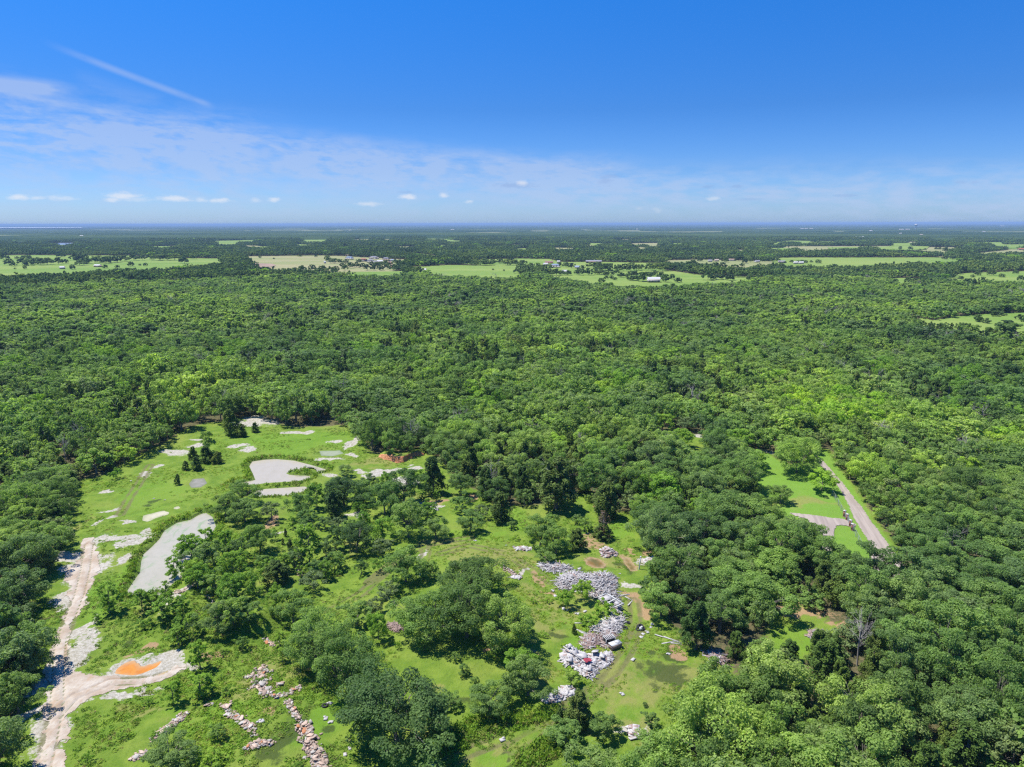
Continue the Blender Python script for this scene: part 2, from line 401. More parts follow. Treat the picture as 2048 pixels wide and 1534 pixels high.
PONDS_PX = {
 'reed': [(395, 1026), (412, 1020), (428, 1030), (435, 1050), (420, 1075), (395, 1090), (380, 1120), (365, 1150), (340, 1172), (310, 1182), (285, 1186), (255, 1188), (250, 1178), (262, 1160), (276, 1140), (278, 1120), (283, 1105), (300, 1090), (315, 1075), (325, 1058), (352, 1041), (378, 1036)],
 'main': [(457, 970), (475, 962), (508, 957), (503, 945), (496, 930), (502, 920), (530, 916), (555, 915), (590, 918), (625, 927), (655, 936), (650, 943), (633, 946), (622, 943), (617, 935), (608, 934), (598, 940), (574, 943), (580, 946), (622, 948), (622, 956), (600, 963), (560, 968), (525, 971), (490, 970), (465, 972)],
 'sliver': [(502, 980), (530, 974), (610, 969), (627, 973), (602, 983), (580, 989), (520, 993), (500, 988)],
 'dry': [(377, 967), (385, 957), (408, 955), (415, 965), (402, 974), (382, 975)],
 'pale': [(638, 901), (680, 900), (688, 906), (665, 912), (642, 911)],
 'beige': [(286, 1030), (310, 1024), (330, 1019), (343, 1022), (335, 1029), (312, 1035), (296, 1043), (284, 1040)],
 'beige2': [(347, 1013), (357, 1011), (361, 1015), (354, 1018), (347, 1017)],
 'orange': [(216, 1350), (232, 1336), (254, 1322), (272, 1319), (288, 1331), (322, 1318), (350, 1310), (358, 1315), (344, 1328), (326, 1339), (304, 1351), (250, 1354)],
 'yellow': [(306, 1351), (328, 1339), (342, 1326), (350, 1332), (338, 1343), (315, 1351)],
 'brown': [(1170, 1118), (1180, 1112), (1198, 1116), (1213, 1128), (1207, 1136), (1188, 1134), (1172, 1128)],
 'brown2': [(1240, 1108), (1258, 1114), (1272, 1130), (1276, 1140), (1262, 1142), (1250, 1128)],
}
PONDS = {k: px(v) for k, v in PONDS_PX.items()}
TRACK_PX = [(48, 1640), (58, 1534), (78, 1470), (92, 1420), (92, 1370), (98, 1320), (103, 1290), (118, 1255), (135, 1225), (140, 1195), (138, 1165), (132, 1140), (150, 1118), (160, 1095), (172, 1078), (188, 1074), (196, 1090),
            (200, 1120), (192, 1150), (180, 1180), (165, 1215), (152, 1245), (138, 1275), (136, 1300), (134, 1330), (150, 1342), (190, 1345), (226, 1350), (262, 1356), (310, 1354), (340, 1346), (352, 1332), (372, 1330), (376, 1338), (352, 1350), (320, 1362), (260, 1372), (225, 1382), (190, 1394), (160, 1408), (140, 1430), (138, 1455), (128, 1490), (118, 1534), (112, 1640)]
ROAD_PX = [(1628, 905), (1650, 925), (1672, 950), (1700, 985), (1735, 1030), (1775, 1085), (1830, 1160), (1750, 1160), (1738, 1085), (1728, 1070), (1712, 1045), (1700, 1020), (1685, 990), (1668, 962), (1650, 938), (1628, 920)]
DRIVEWAY_PX = [(1575, 1025), (1610, 1029), (1660, 1036), (1697, 1041), (1716, 1050), (1708, 1055), (1690, 1052), (1672, 1053), (1668, 1062), (1664, 1080), (1668, 1105), (1650, 1105), (1640, 1075), (1630, 1055), (1612, 1040), (1590, 1033)]
TRACK, ROAD, DRIVEWAY, CLEAR, LAWN, DIRT, DRIVE = (px(v) for v in (TRACK_PX, ROAD_PX, DRIVEWAY_PX, CLEAR_PX, LAWN_PX, DIRT_PX, DRIVE_PX))

# bare and coloured patches: (x, y, half width, half height) in photograph pixels
SAND = [(485, 890, 17, 6), (497, 899, 14, 7), (475, 895, 14, 5), (388, 880, 20, 3), (402, 889, 24, 4), (355, 905, 38, 6), (520, 846, 46, 7), (500, 840, 20, 5), (585, 863, 30, 3), (668, 880, 16, 2.5), (706, 882, 10, 16), (703, 911, 14, 3), (760, 941, 32, 6), (735, 946, 18, 4), (711, 941, 9, 3), (655, 956, 14, 5),
        (662, 920, 22, 2.5), (650, 921, 8, 3), (755, 970, 9, 8), (830, 936, 24, 5), (812, 960, 26, 9), (718, 1023, 32, 8), (850, 1017, 22, 5), (547, 1062, 17, 5), (848, 1111, 11, 6), (230, 1074, 45, 7), (246, 1086, 18, 10), (232, 1092, 14, 8), (285, 1060, 14, 10), (274, 1082, 16, 10), (290, 1078, 8, 10),
        (232, 1128, 14, 14), (257, 1040, 9, 3), (224, 1020, 16, 5), (223, 1036, 9, 4), (210, 1047, 10, 4), (207, 984, 14, 3), (284, 949, 14, 3), (305, 935, 12, 3), (145, 1190, 34, 16), (160, 1140, 34, 22), (150, 1360, 45, 14), (240, 1385, 34, 9), (205, 1400, 22, 7), (300, 1372, 26, 5), (165, 1255, 14, 30), (150, 1310, 20, 26), (165, 1275, 12, 20),
        (105, 1400, 24, 40), (120, 1330, 22, 40), (92, 1470, 26, 40), (1213, 1108, 18, 7), (1300, 1122, 22, 5), (1280, 1170, 16, 7), (1060, 1145, 16, 5), (1050, 1152, 9, 5), (360, 1200, 14, 22), (400, 1165, 8, 14), (345, 1165, 10, 22), (385, 1330, 14, 10), (330, 1318, 36, 12), (368, 1325, 18, 14), (290, 1318, 24, 8),
        (1590, 910, 14, 4), (1535, 903, 16, 4), (1330, 871, 16, 3), (1395, 872, 12, 3), (145, 1110, 26, 12), (120, 1140, 18, 8), (1236, 870, 8, 3), (845, 1130, 4, 22), (1262, 1455, 30, 10)]
CLAY = [(1093, 1160, 12, 12), (1600, 1220, 60, 10), (1640, 1238, 44, 10), (1552, 1222, 26, 6), (1190, 1085, 30, 10), (1180, 1000, 10, 14), (1275, 1205, 13, 22), (1270, 1190, 18, 8), (1262, 1100, 8, 5), (1300, 1105, 12, 5), (1003, 1005, 12, 6), (940, 995, 16, 8), (870, 1010, 16, 5), (435, 1302, 20, 12), (560, 1375, 26, 10),
        (1170, 1078, 14, 8), (1335, 1290, 22, 9), (245, 1310, 14, 10), (540, 1030, 18, 12), (470, 1230, 14, 14), (1110, 1178, 10, 4), (1060, 1305, 10, 5), (1850, 1500, 40, 60), (1870, 1300, 30, 30), (1700, 1270, 60, 10), (960, 1300, 18, 7), (520, 1420, 22, 14)]
DRY = [(1303, 1372, 34, 22), (1255, 1432, 46, 22), (1080, 1240, 30, 30), (1100, 1200, 30, 20), (1240, 1120, 70, 16), (1200, 1330, 40, 60), (1320, 1340, 70, 30), (1060, 1130, 60, 10), (560, 1330, 60, 20), (620, 1340, 30, 20), (900, 1500, 60, 18), (1000, 1460, 60, 14), (880, 1380, 40, 14), (165, 1050, 20, 12),
       (260, 1430, 60, 16), (480, 1380, 40, 20), (330, 1210, 30, 14), (750, 925, 40, 8), (850, 1000, 40, 14), (1170, 1430, 40, 12), (700, 1090, 30, 12), (1220, 1180, 60, 16), (1035, 1330, 40, 20), (540, 1140, 30, 16), (1590, 1000, 60, 8), (1400, 1350, 40, 14), (880, 1090, 60, 10), (1000, 1110, 70, 12)]
WET = [(1318, 1292, 22, 12), (1300, 1330, 30, 16), (1320, 1350, 20, 12), (1290, 1318, 16, 12), (1335, 1320, 20, 8), (1040, 1500, 26, 10), (1030, 1515, 14, 14), (1270, 1130, 20, 14), (1040, 1168, 14, 6), (575, 1460, 30, 50), (1100, 1260, 20, 10), (560, 1520, 26, 20), (300, 1006, 14, 4), (1190, 1140, 26, 6), (1350, 1268, 16, 8), (680, 1440, 18, 14), (930, 1410, 16, 30), (205, 1295, 12, 10), (1013, 1478, 20, 4), (1034, 1512, 16, 8)]
FRESH = [(1150, 1260, 40, 26), (380, 1450, 60, 30), (960, 1075, 60, 14), (1240, 1060, 30, 20), (1120, 1290, 30, 16), (600, 880, 120, 20), (300, 990, 80, 24), (1620, 1000, 70, 40), (1660, 1230, 40, 20), (1230, 1420, 80, 30), (640, 1430, 60, 40), (1040, 1040, 40, 20), (230, 1180, 40, 60), (1580, 1270, 30, 20), (460, 1510, 60, 20), (1000, 1475, 130, 18), (1130, 1440, 60, 14)]
RUTS = [px([(1024, 1500), (1090, 1452), (1160, 1410), (1215, 1360), (1240, 1330), (1262, 1290), (1272, 1240), (1268, 1200)]), px([(850, 1545), (930, 1508), (1024, 1472), (1100, 1440), (1180, 1390), (1200, 1370)]),
        px([(880, 1110), (940, 1095), (1010, 1110), (1060, 1140), (1100, 1165)]), px([(740, 1160), (800, 1110), (860, 1090), (940, 1080)]), px([(240, 1030), (262, 990), (285, 955), (300, 930)]), px([(846, 1085), (852, 1105), (848, 1130)]),
        px([(80, 1560), (98, 1490), (112, 1420), (116, 1350), (120, 1290), (140, 1235), (158, 1190), (170, 1140), (178, 1090)]), px([(112, 1430), (150, 1392), (220, 1364), (300, 1360), (360, 1340)]), px([(1280, 1250), (1262, 1300), (1225, 1345), (1180, 1382), (1120, 1424)]), px([(660, 1215), (720, 1185), (760, 1150), (800, 1120)])]
MOUNDS = [((120, 1100, 30, 14), 0.0), ((325, 1318, 30, 8), 1.1), ((370, 1328, 16, 14), 1.0), ((280, 1316, 24, 5), 0.8), ((400, 1180, 40, 40), 1.3), ((470, 1250, 50, 40), 1.2), ((1213, 1108, 16, 6), 1.0), ((1420, 1318, 26, 10), 0.6), ((520, 1230, 30, 30), 0.9)]

def ell(list_, x, y, warp=0.0):
    r = np.zeros(np.shape(x))
    if warp:
        x, y = x + (fbm(x, y, 9, 4, 31) - .5) * 2.2 * warp + (fbm(x, y, 2.6, 3, 37) - .5) * warp, y + (fbm(x, y, 9, 4, 47) - .5) * 3.0 * warp + (fbm(x, y, 2.6, 3, 53) - .5) * warp
    for (cx, cy_, rx, ry) in list_:
        c = G(cx, cy_); s = (G(cx + 1, cy_) - c)[0]; sy = np.linalg.norm(G(cx, cy_ + 1) - c)
        d = np.sqrt(((x - c[0]) / (rx * s)) ** 2 + ((y - c[1]) / (ry * sy)) ** 2)
        r = np.maximum(r, np.clip(1 - d * 0.5, 0, 1))
    return r

BANK = px([(757, 913), (768, 917), (780, 918), (795, 922), (806, 922), (818, 916), (832, 912), (848, 911)])
def height(x, y):
    x = np.asarray(x, float); y = np.asarray(y, float)
    fade = sstep(330, 250, np.hypot(x, y))
    h = (fbm(x, y, 26, 3, 1) - 0.5) * 1.6 + (fbm(x, y, 5, 3, 9) - 0.5) * 0.35 + (fbm(x, y, 1.4, 2, 5) - 0.5) * 0.10
    h = h * fade
    for ((cx, cy_, rx, ry), a) in MOUNDS:
        if a: h = h + a * sstep(0, 1, ell([(cx, cy_, rx, ry)], x, y) * 1.6) * (0.75 + 0.5 * fbm(x, y, 1.2, 2, 3))
    for k, p in PONDS.items():
        small = k in ('dry', 'pale', 'beige', 'beige2', 'yellow', 'orange', 'brown', 'brown2')
        d = sdf(p, x, y, 9.0)
        lvl = -0.45 if not small else -0.12
        w = sstep(7.0 if not small else 3.0, 0.8, d); h = h * (1 - w) + (lvl + 0.42 * (not small) + 0.12) * w
        h = h - (0.9 if not small else 0.35) * sstep(0.7, -1.2, d)
    for poly in (TRACK, ROAD, DRIVEWAY):
        d = sdf(poly, x, y, 5.0)
        w = sstep(3.0, 0.0, d); h = h * (1 - w) + (h * 0.35) * w
    for r_ in RUTS:
        d = dline(r_, x, y, 3.0)
        h = h - 0.13 * np.exp(-((np.abs(d) - 0.75) / 0.22) ** 2)
    d = dline(BANK, x, y, 6)
    return h
WATER_Z = {'reed': -0.42, 'main': -0.40, 'sliver': -0.41, 'dry': -0.13, 'pale': -0.12, 'beige': -0.12, 'beige2': -0.12, 'orange': -0.11, 'yellow': -0.13, 'brown': -0.12, 'brown2': -0.13}
def hz(x, y): return float(height(np.array([x]), np.array([y]))[0])

# ------------------------------------------------------------------ ground material
m, t, out = newmat('ground'); M['ground'] = m
pos = geo_pos(t)
A = lambda k: t.n('ShaderNodeAttribute', attribute_name=k).outputs['Fac']
n_big = t.noise(pos, 0.05, 4, 0.6); n_mid = t.noise(pos, 0.33, 5, 0.62); n_fine = t.noise(pos, 1.9, 5, 0.7); n_vf = t.noise(pos, 7.0, 3, 0.7)
def mask(attr, lo=0.42, hi=0.58, amt=0.62):
    nz = t.m('ADD', t.m('MULTIPLY', n_mid, 0.45), t.m('MULTIPLY', n_fine, 0.55))
    return t.ss(t.m('ADD', A(attr), t.m('MULTIPLY_ADD', nz, amt * 2, -amt)), lo, hi)
g = t.mix(t.ss(n_mid, 0.34, 0.66), (0.090, 0.158, 0.016), (0.148, 0.214, 0.027))
g = t.mix(t.m('MULTIPLY', t.ss(n_big, 0.45, 0.7), 0.7), g, (0.190, 0.228, 0.042))
g = t.mix(t.m('MULTIPLY', t.ss(n_fine, 0.52, 0.75), 0.6), g, (0.045, 0.090, 0.012))
g = t.mix(t.m('MULTIPLY', t.ss(n_vf, 0.55, 0.8), 0.35), g, (0.16, 0.20, 0.045))
g = t.mix(t.m('MULTIPLY', mask('fresh', 0.3, 0.7), 0.55), g, (0.112, 0.218, 0.018))
g = t.mix(t.m('MULTIPLY', mask('lawn', 0.4, 0.6, 0.1), 0.8), g, t.mix(n_mid, (0.11, 0.225, 0.022), (0.15, 0.25, 0.04)))
g = t.mix(t.m('MULTIPLY', mask('dry', 0.3, 0.75), 0.75), g, t.mix(n_fine, (0.15, 0.165, 0.03), (0.25, 0.225, 0.085)))
g = t.mix(t.m('MULTIPLY', mask('wet', 0.35, 0.62), 0.8), g, t.mix(n_fine, (0.022, 0.038, 0.010), (0.050, 0.070, 0.02)))
g = t.mix(mask('litter', 0.42, 0.6), g, t.mix(t.ss(n_fine, 0.35, 0.65), (0.050, 0.060, 0.022), (0.13, 0.105, 0.055)))
g = t.mix(t.m('MULTIPLY', mask('clay', 0.4, 0.6), 0.9), g, t.mix(n_fine, (0.23, 0.135, 0.07), (0.36, 0.24, 0.14)))
sandc = t.mix(t.ss(n_fine, 0.3, 0.7), (0.25, 0.225, 0.165), (0.42, 0.395, 0.34))
g = t.mix(mask('sand', 0.44, 0.58), g, sandc)
g = t.mix(t.m('MULTIPLY', t.ss(A('rut'), 0.2, 0.8), 0.8), g, t.mix(n_fine, (0.055, 0.07, 0.02), (0.20, 0.17, 0.08)))
bmp = t.n('ShaderNodeBump', ins={'Strength': 0.9, 'Distance': 0.30, 'Height': t.m('ADD', t.m('MULTIPLY', n_fine, 0.8), t.m('MULTIPLY', n_vf, 0.35))})
principled(t, out, g, 0.95, 0.1, bmp.outputs[0])

# ------------------------------------------------------------------ the ground: one sheet, fine near the clearing, reaching past the horizon
STEP = 0.5; GX0, GX1, GY0, GY1 = -150.0, 170.0, 44.0, 290.0
nx = int((GX1 - GX0) / STEP) + 1; ny = int((GY1 - GY0) / STEP) + 1
gx, gy = np.meshgrid(np.linspace(GX0, GX1, nx), np.linspace(GY0, GY1, ny))
gz = height(gx, gy)
edge = np.minimum(np.minimum(gx - GX0, GX1 - gx), np.minimum(gy - GY0, GY1 - gy))
gz = gz * sstep(0, 12, edge)
cl_d = np.minimum.reduce([sdf(p, gx, gy, 8.0) for p in (CLEAR, LAWN, DIRT, DRIVE)])
litter = np.clip(0.38 + cl_d / 9.0, 0, 0.85)
attrs = {'sand': ell(SAND, gx, gy, 3.0) * 0.97, 'clay': ell(CLAY, gx, gy, 4.0) * 0.93, 'dry': ell(DRY, gx, gy, 6.0), 'wet': ell(WET, gx, gy, 5.0), 'fresh': ell(FRESH, gx, gy, 7.0), 'litter': litter}
attrs['lawn'] = np.clip(0.5 - sdf(LAWN, gx, gy, 4) / 6, 0, 1)
tr_d = sdf(TRACK, gx, gy, 8.0); attrs['sand'] = np.maximum(attrs['sand'], np.clip(0.42 - tr_d / 7.0, 0, 0.9) * (tr_d < 50))
rd = np.minimum(sdf(ROAD, gx, gy, 8.0), sdf(DRIVEWAY, gx, gy, 8.0)); attrs['sand'] = np.maximum(attrs['sand'], np.clip(0.40 - rd / 3.0, 0, 0.9))
for k in ('orange', 'yellow'): d_ = sdf(PONDS[k], gx, gy, 5); attrs['sand'] = np.maximum(attrs['sand'], np.clip(0.62 - d_ / 4.5, 0, 0.9))
for k in ('brown', 'brown2'): d_ = sdf(PONDS[k], gx, gy, 5); attrs['clay'] = np.maximum(attrs['clay'], np.clip(0.5 - d_ / 4.0, 0, 0.9))
for k in ('reed', 'main'): d_ = np.abs(sdf(PONDS[k], gx, gy, 5)); attrs['wet'] = np.maximum(attrs['wet'], np.clip(0.55 - d_ / 2.5, 0, 0.6))
rut = np.zeros_like(gx)
for r_ in RUTS:
    d = dline(r_, gx, gy, 3.0); rut = np.maximum(rut, np.exp(-((np.abs(d) - 0.8) / 0.42) ** 2))
attrs['rut'] = rut * (0.45 + vn(gx, gy, 3, 4))
idx = np.arange(nx * ny).reshape(ny, nx)
Q = np.stack([idx[:-1, :-1], idx[:-1, 1:], idx[1:, 1:], idx[1:, :-1]], -1).reshape(-1, 4)
V = np.stack([gx, gy, gz], -1).reshape(-1, 3)
# the outer country: rings of quads from the edge of the fine part to 70 km
FAR = 70000.0
ox = np.array([-FAR, GX0, GX1, FAR]); oy = np.array([-3000.0, GY0, GY1, FAR])
oV = np.array([(a, b, 0.0) for b in oy for a in ox]); oi = np.arange(16).reshape(4, 4) + len(V)
oQ = [[oi[j, i], oi[j, i + 1], oi[j + 1, i + 1], oi[j + 1, i]] for j in range(3) for i in range(3) if not (i == 1 and j == 1)]
V = np.concatenate([V, oV]); Q = np.concatenate([Q, np.array(oQ)])
pt = {k: ('POINT', np.concatenate([v.ravel(), np.full(16, 1.0 if k == 'litter' else 0.0)])) for k, v in attrs.items()}
ground = link('ground', mesh_np('ground', V, Q, M['ground'], True, pt)); tag(ground, kind='structure')

def sheet(name, poly, step, lift, mat, wob=0.5, ws=2.0, flat=None, kind='structure', arr=0):
    """a sheet laid over the ground inside a world polygon, its rim broken by noise"""
    x0, y0 = poly.min(0) - 1; x1, y1 = poly.max(0) + 1
    X, Y = np.meshgrid(np.arange(x0, x1, step), np.arange(y0, y1, step))
    d = sdf(poly, X, Y, 4) + (fbm(X, Y, ws, 4, 21) - 0.5) * 2 * wob
    ok = d < 0; q = ok[:-1, :-1] & ok[:-1, 1:] & ok[1:, 1:] & ok[1:, :-1]
    Z = np.full(X.shape, flat) if flat is not None else height(X, Y) + lift
    idx = np.arange(X.size).reshape(X.shape)
    Qs = np.stack([idx[:-1, :-1], idx[:-1, 1:], idx[1:, 1:], idx[1:, :-1]], -1)[q]
    use = np.unique(Qs); mp = np.full(X.size, -1); mp[use] = np.arange(len(use))
    V = np.stack([X.ravel()[use], Y.ravel()[use], Z.ravel()[use]], -1); at_ = None
    if name == 'dirt_track':
        rv_ = np.zeros(len(V))
        for q_ in RUTS[-4:-2]: rv_ = np.maximum(rv_, np.exp(-((np.abs(dline(q_, V[:, 0], V[:, 1], 3)) - 0.8) / 0.3) ** 2))
        rv_ *= 0.15 + 0.85 * sstep(.3, .7, fbm(V[:, 0], V[:, 1], 5, 3, 19)); at_ = {'rut': ('POINT', rv_)}
    if flat is not None: at_ = {'shore': ('POINT', np.clip(1 + d.ravel()[use] / 2.2, 0, 1))}
    o = link(name, mesh_np(name, V, mp[Qs], mat, True, at_)); tag(o, kind=kind)
    return o

# dirt track, gravel road
m, t, out = newmat('sandy_track'); pos = geo_pos(t)
a = t.noise(pos, 0.25, 5, 0.6); b = t.noise(pos, 1.6, 6, 0.7); c = t.noise(t.v('MULTIPLY', pos, (1.0, 0.28, 1)), 1.1, 5, 0.65)
col = t.mix(t.ss(a, 0.35, 0.65), (0.29, 0.225, 0.165), (0.40, 0.355, 0.295))
col = t.mix(t.m('MULTIPLY', t.ss(b, 0.5, 0.72), 0.55), col, (0.26, 0.205, 0.15))
col = t.mix(t.m('MULTIPLY', t.ss(c, 0.52, 0.66), 0.5), col, (0.30, 0.20, 0.12))
col = t.mix(t.m('MULTIPLY', t.ss(t.noise(pos, 0.6, 5, 0.7), 0.58, 0.66), 0.6), col, (0.12, 0.155, 0.05))
col = t.mix(t.m('MULTIPLY', t.ss(t.m('ADD', t.n('ShaderNodeAttribute', attribute_name='rut').outputs['Fac'], t.m('MULTIPLY', b, 0.5)), 0.55, 1.1), 0.75), col, (0.25, 0.175, 0.11))
principled(t, out, col, 0.95, 0.1, t.n('ShaderNodeBump', ins={'Strength': 0.8, 'Distance': 0.12, 'Height': t.m('ADD', b, c)}).outputs[0]); M['track'] = m
m, t, out = newmat('gravel_road'); pos = geo_pos(t)
a = t.noise(pos, 0.3, 5, 0.6); b = t.noise(pos, 3.0, 4, 0.7)
# wheel lines run along the road's own direction
rd_dir = px([(1690, 985), (1745, 1070)]); rv = rd_dir[1] - rd_dir[0]; rv = rv / np.linalg.norm(rv)
acr = t.v('DOT_PRODUCT', pos, (rv[1], -rv[0], 0)); aln = t.v('DOT_PRODUCT', pos, (rv[0], rv[1], 0))
lines = t.noise(t.n('ShaderNodeCombineXYZ', ins={0: t.m('MULTIPLY', acr, 1.0), 1: t.m('MULTIPLY', aln, 0.05)}).outputs[0], 1.2, 4, 0.6)
col = t.mix(t.ss(lines, 0.35, 0.65), (0.235, 0.195, 0.165), (0.31, 0.26, 0.22)); col = t.mix(t.m('MULTIPLY', t.ss(b, 0.5, 0.8), 0.4), col, (0.20, 0.17, 0.14))
col = t.mix(t.m('MULTIPLY', t.ss(a, 0.55, 0.7), 0.4), col, (0.36, 0.30, 0.24))
principled(t, out, col, 0.95, 0.1, t.n('ShaderNodeBump', ins={'Strength': 0.6, 'Distance': 0.05, 'Height': b}).outputs[0]); M['road'] = m
sheet('dirt_track', TRACK, 0.18, 0.05, M['track'], 1.7, 3.2)
sheet('gravel_road', ROAD, 0.22, 0.06, M['road'], 0.35, 1.6)
sheet('gravel_driveway', DRIVEWAY, 0.22, 0.11, M['road'], 0.7, 2.2)

# ponds
def water(name, c0, c1, rough=0.12, scale=0.25, algae=None):
    m, t, out = newmat(name); pos = geo_pos(t)
    col = t.mix(t.ss(t.noise(pos, scale, 6, 0.65, 2.0), 0.35, 0.65), c0, c1)
    col = t.mix(t.m('MULTIPLY', t.ss(t.noise(t.v('MULTIPLY', pos, (1, .4, 1)), 0.07, 5, .6, 1.0), .45, .7), .2), col, tuple(x * .78 for x in c0))
    shn = t.m('ADD', t.n('ShaderNodeAttribute', attribute_name='shore').outputs['Fac'], t.m('MULTIPLY_ADD', t.noise(pos, 0.9, 5, .65), 1.0, -0.5))
    col = t.mix(t.m('MULTIPLY', t.ss(shn, 0.35, 1.0), 0.7), col, (0.36, 0.26, 0.14) if c0[2] < .05 else tuple(x * y for x, y in zip(c0, (.55, .62, .45))))
    if algae:
        an = t.noise(t.v('MULTIPLY', pos, (1.0, 0.5, 1)), 0.22, 6, 0.68, 1.5)
        col = t.mix(t.m('MULTIPLY', t.ss(an, 0.50, 0.64), algae[1]), col, algae[0])
    principled(t, out, col, rough + 0.12, 0.16, t.n('ShaderNodeBump', ins={'Strength': 0.02, 'Distance': 0.01, 'Height': t.noise(pos, 3, 2)}).outputs[0])
    return m
MILK = water('milky_water', (0.320, 0.285, 0.215), (0.335, 0.300, 0.235)); MILKG = water('milky_water_with_algae', (0.300, 0.280, 0.215), (0.325, 0.300, 0.235), algae=((0.17, 0.25, 0.11), 0.75))
wm = {'reed': MILKG, 'main': MILK, 'sliver': MILK, 'dry': water('silty_water', (0.22, 0.205, 0.17), (0.17, 0.165, 0.12), 0.4), 'pale': water('pale_water', (0.26, 0.28, 0.16), (0.24, 0.255, 0.14)),
      'beige': water('beige_water', (0.38, 0.35, 0.22), (0.42, 0.385, 0.27), 0.3), 'orange': water('orange_water', (0.45, 0.185, 0.028), (0.38, 0.135, 0.018), 0.04, 0.25), 'yellow': water('yellow_water', (0.32, 0.23, 0.03), (0.25, 0.20, 0.035), 0.15),
      'brown': water('brown_water', (0.17, 0.095, 0.02), (0.10, 0.085, 0.02), 0.1)}
wm['beige2'] = wm['beige']; wm['brown2'] = wm['brown']
WL = {'reed': 'water', 'main': 'water', 'sliver': 'water', 'orange': 'orange_water'}
for k, p in PONDS.items():
    c = p.mean(0); big = p + (p - c) / np.linalg.norm(p - c, axis=1)[:, None] * (0.5 if k == 'reed' else 1.4 if k in ('main', 'sliver') else 0.25)
    sheet('pond_water' if k in ('reed', 'main', 'sliver', 'pale') else 'puddle_water', big, 0.25, 0, wm[k], 0.45, 1.5, flat=WATER_Z[k])

# pastures and far water: sheets above the plain
def fieldmat(name, a, b, c):
    m, t, out = newmat(name); pos = geo_pos(t)
    n1 = t.noise(t.v('MULTIPLY', pos, (0.35, 1, 1)), 0.012, 5, 0.6); n2 = t.noise(pos, 0.12, 5, 0.7)
    col = t.mix(t.ss(n1, 0.35, 0.65), a, b); col = t.mix(t.m('MULTIPLY', t.ss(n2, 0.45, 0.75), 0.5), col, c)
    principled(t, out, col, 0.95, 0.05); return m
M['field'] = fieldmat('pasture', (0.115, 0.195, 0.034), (0.18, 0.235, 0.055), (0.235, 0.25, 0.08))
M['palefield'] = fieldmat('dry_pasture', (0.19, 0.21, 0.08), (0.26, 0.235, 0.12), (0.15, 0.19, 0.06))
M['farwater'] = plain('lake', (0.16, 0.18, 0.20), 0.25, 0.1, 0.01)
def ngon(name, pts, z, mat, kind='structure'):
    me = bpy.data.meshes.new(name); me.from_pydata([(p[0], p[1], z) for p in pts], [], [list(range(len(pts)))]); me.update()
    # keep normals up
    if me.polygons[0].normal.z < 0: me.flip_normals()
    me.materials.append(mat); o = link(name, me); tag(o, kind=kind); return o
FCW = [px([(a, b + (3.0 if b > sum(q[1] for q in v) / len(v) else 0)) for a, b in v]) if i < 14 else px(v) for i, v in enumerate(FAR_CLEARS)]
for i, p in enumerate(FCW): ngon('field', p, 0.12 + 0.02 * i, M['palefield'] if PALE_FIELD.get(i, 0.7 * (i % 4 == 0) if i > 18 else 0) > 0.5 else M['field'])
LAKES = [px(v) for v in ([(22, 487), (30, 483.6), (60, 484.5), (62, 487.5), (40, 490)], [(88, 489), (95, 486), (150, 485.5), (160, 491), (120, 493)], [(152, 485), (190, 483.5), (195, 486), (160, 487.5)])]
for p in LAKES: ngon('lake_water', p, 0.3, M['farwater'])
LAKE2 = px([(-60, 457.6), (40, 457.6), (165, 457.8), (165, 458.6), (40, 459), (-60, 459)])
# ------------------------------------------------------------------ trees
def leaf_quads(C, N, size, aspect, r):
    n = len(C); N = N / (np.linalg.norm(N, axis=1, keepdims=True) + 1e-9)
    ref = r.normal(size=(n, 3)); T = np.cross(N, ref); T /= np.linalg.norm(T, axis=1, keepdims=True) + 1e-9; B = np.cross(N, T)
    a = (size * r.uniform(0.65, 1.35, n))[:, None] * 0.5; b = a * aspect
    V = np.stack([C - T * a, C - B * b * 0.8 + N * a * 0.25, C + T * a, C + B * b * 0.8 - N * a * 0.15], 1).reshape(-1, 3)
    return V, np.arange(4 * n).reshape(n, 4)

def lobes(kind, R, H, n, r, qs=None):
    """centres and radii of the leaf clumps that make a crown"""
    out = []; ph = r.uniform(0, 6.28, 6); am = r.uniform(0.08, 0.22, 6)
    while len(out) < n:
        if kind == 'oak':
            th = r.uniform(0, 2 * math.pi); cz = r.uniform(-0.75, 1.0); sr = math.sqrt(max(0, 1 - cz * cz))
            prof = 1 + sum(am[k] * math.sin((k + 2) * th + ph[k]) for k in range(3)) + 0.12 * math.sin(5 * cz + ph[4] + th)
            rad = r.uniform(0.72, 1.0) if r.random() < 0.85 else r.uniform(0.2, 0.6)
            zc = 0.50 * H
            x = math.cos(th) * sr * R * rad * prof; y = math.sin(th) * sr * R * rad * prof; z = zc + cz * (0.46 * H) * rad * (1.0 if cz > 0 else 0.72) * (0.9 + 0.1 * prof)
            out.append((x, y, z, (qs or R) * r.uniform(0.15, 0.25)))
        elif kind == 'juniper':
            f = r.uniform(0.04, 0.97); th = r.uniform(0, 2 * math.pi)
            pr = R * (1 - f) ** 0.5 * (0.75 + 0.25 * math.sin(3 * th + ph[0] + 5 * f)) * min(1, (f + 0.06) / 0.16)
            rad = r.uniform(0.45, 0.95)
            out.append((math.cos(th) * pr * rad, math.sin(th) * pr * rad, 0.05 * H + f * 0.9 * H, R * r.uniform(0.14, 0.24) * (1 - 0.45 * f)))
        else:                                        # open young tree
            f = r.uniform(0.25, 1.0); th = r.uniform(0, 2 * math.pi); pr = R * math.sin(math.pi * min(0.96, 0.12 + 0.8 * f)) ** 0.7
            rad = r.uniform(0.3, 1.0)
            out.append((math.cos(th) * pr * rad, math.sin(th) * pr * rad, f * 0.95 * H, R * r.uniform(0.14, 0.27)))
    return np.array(out)

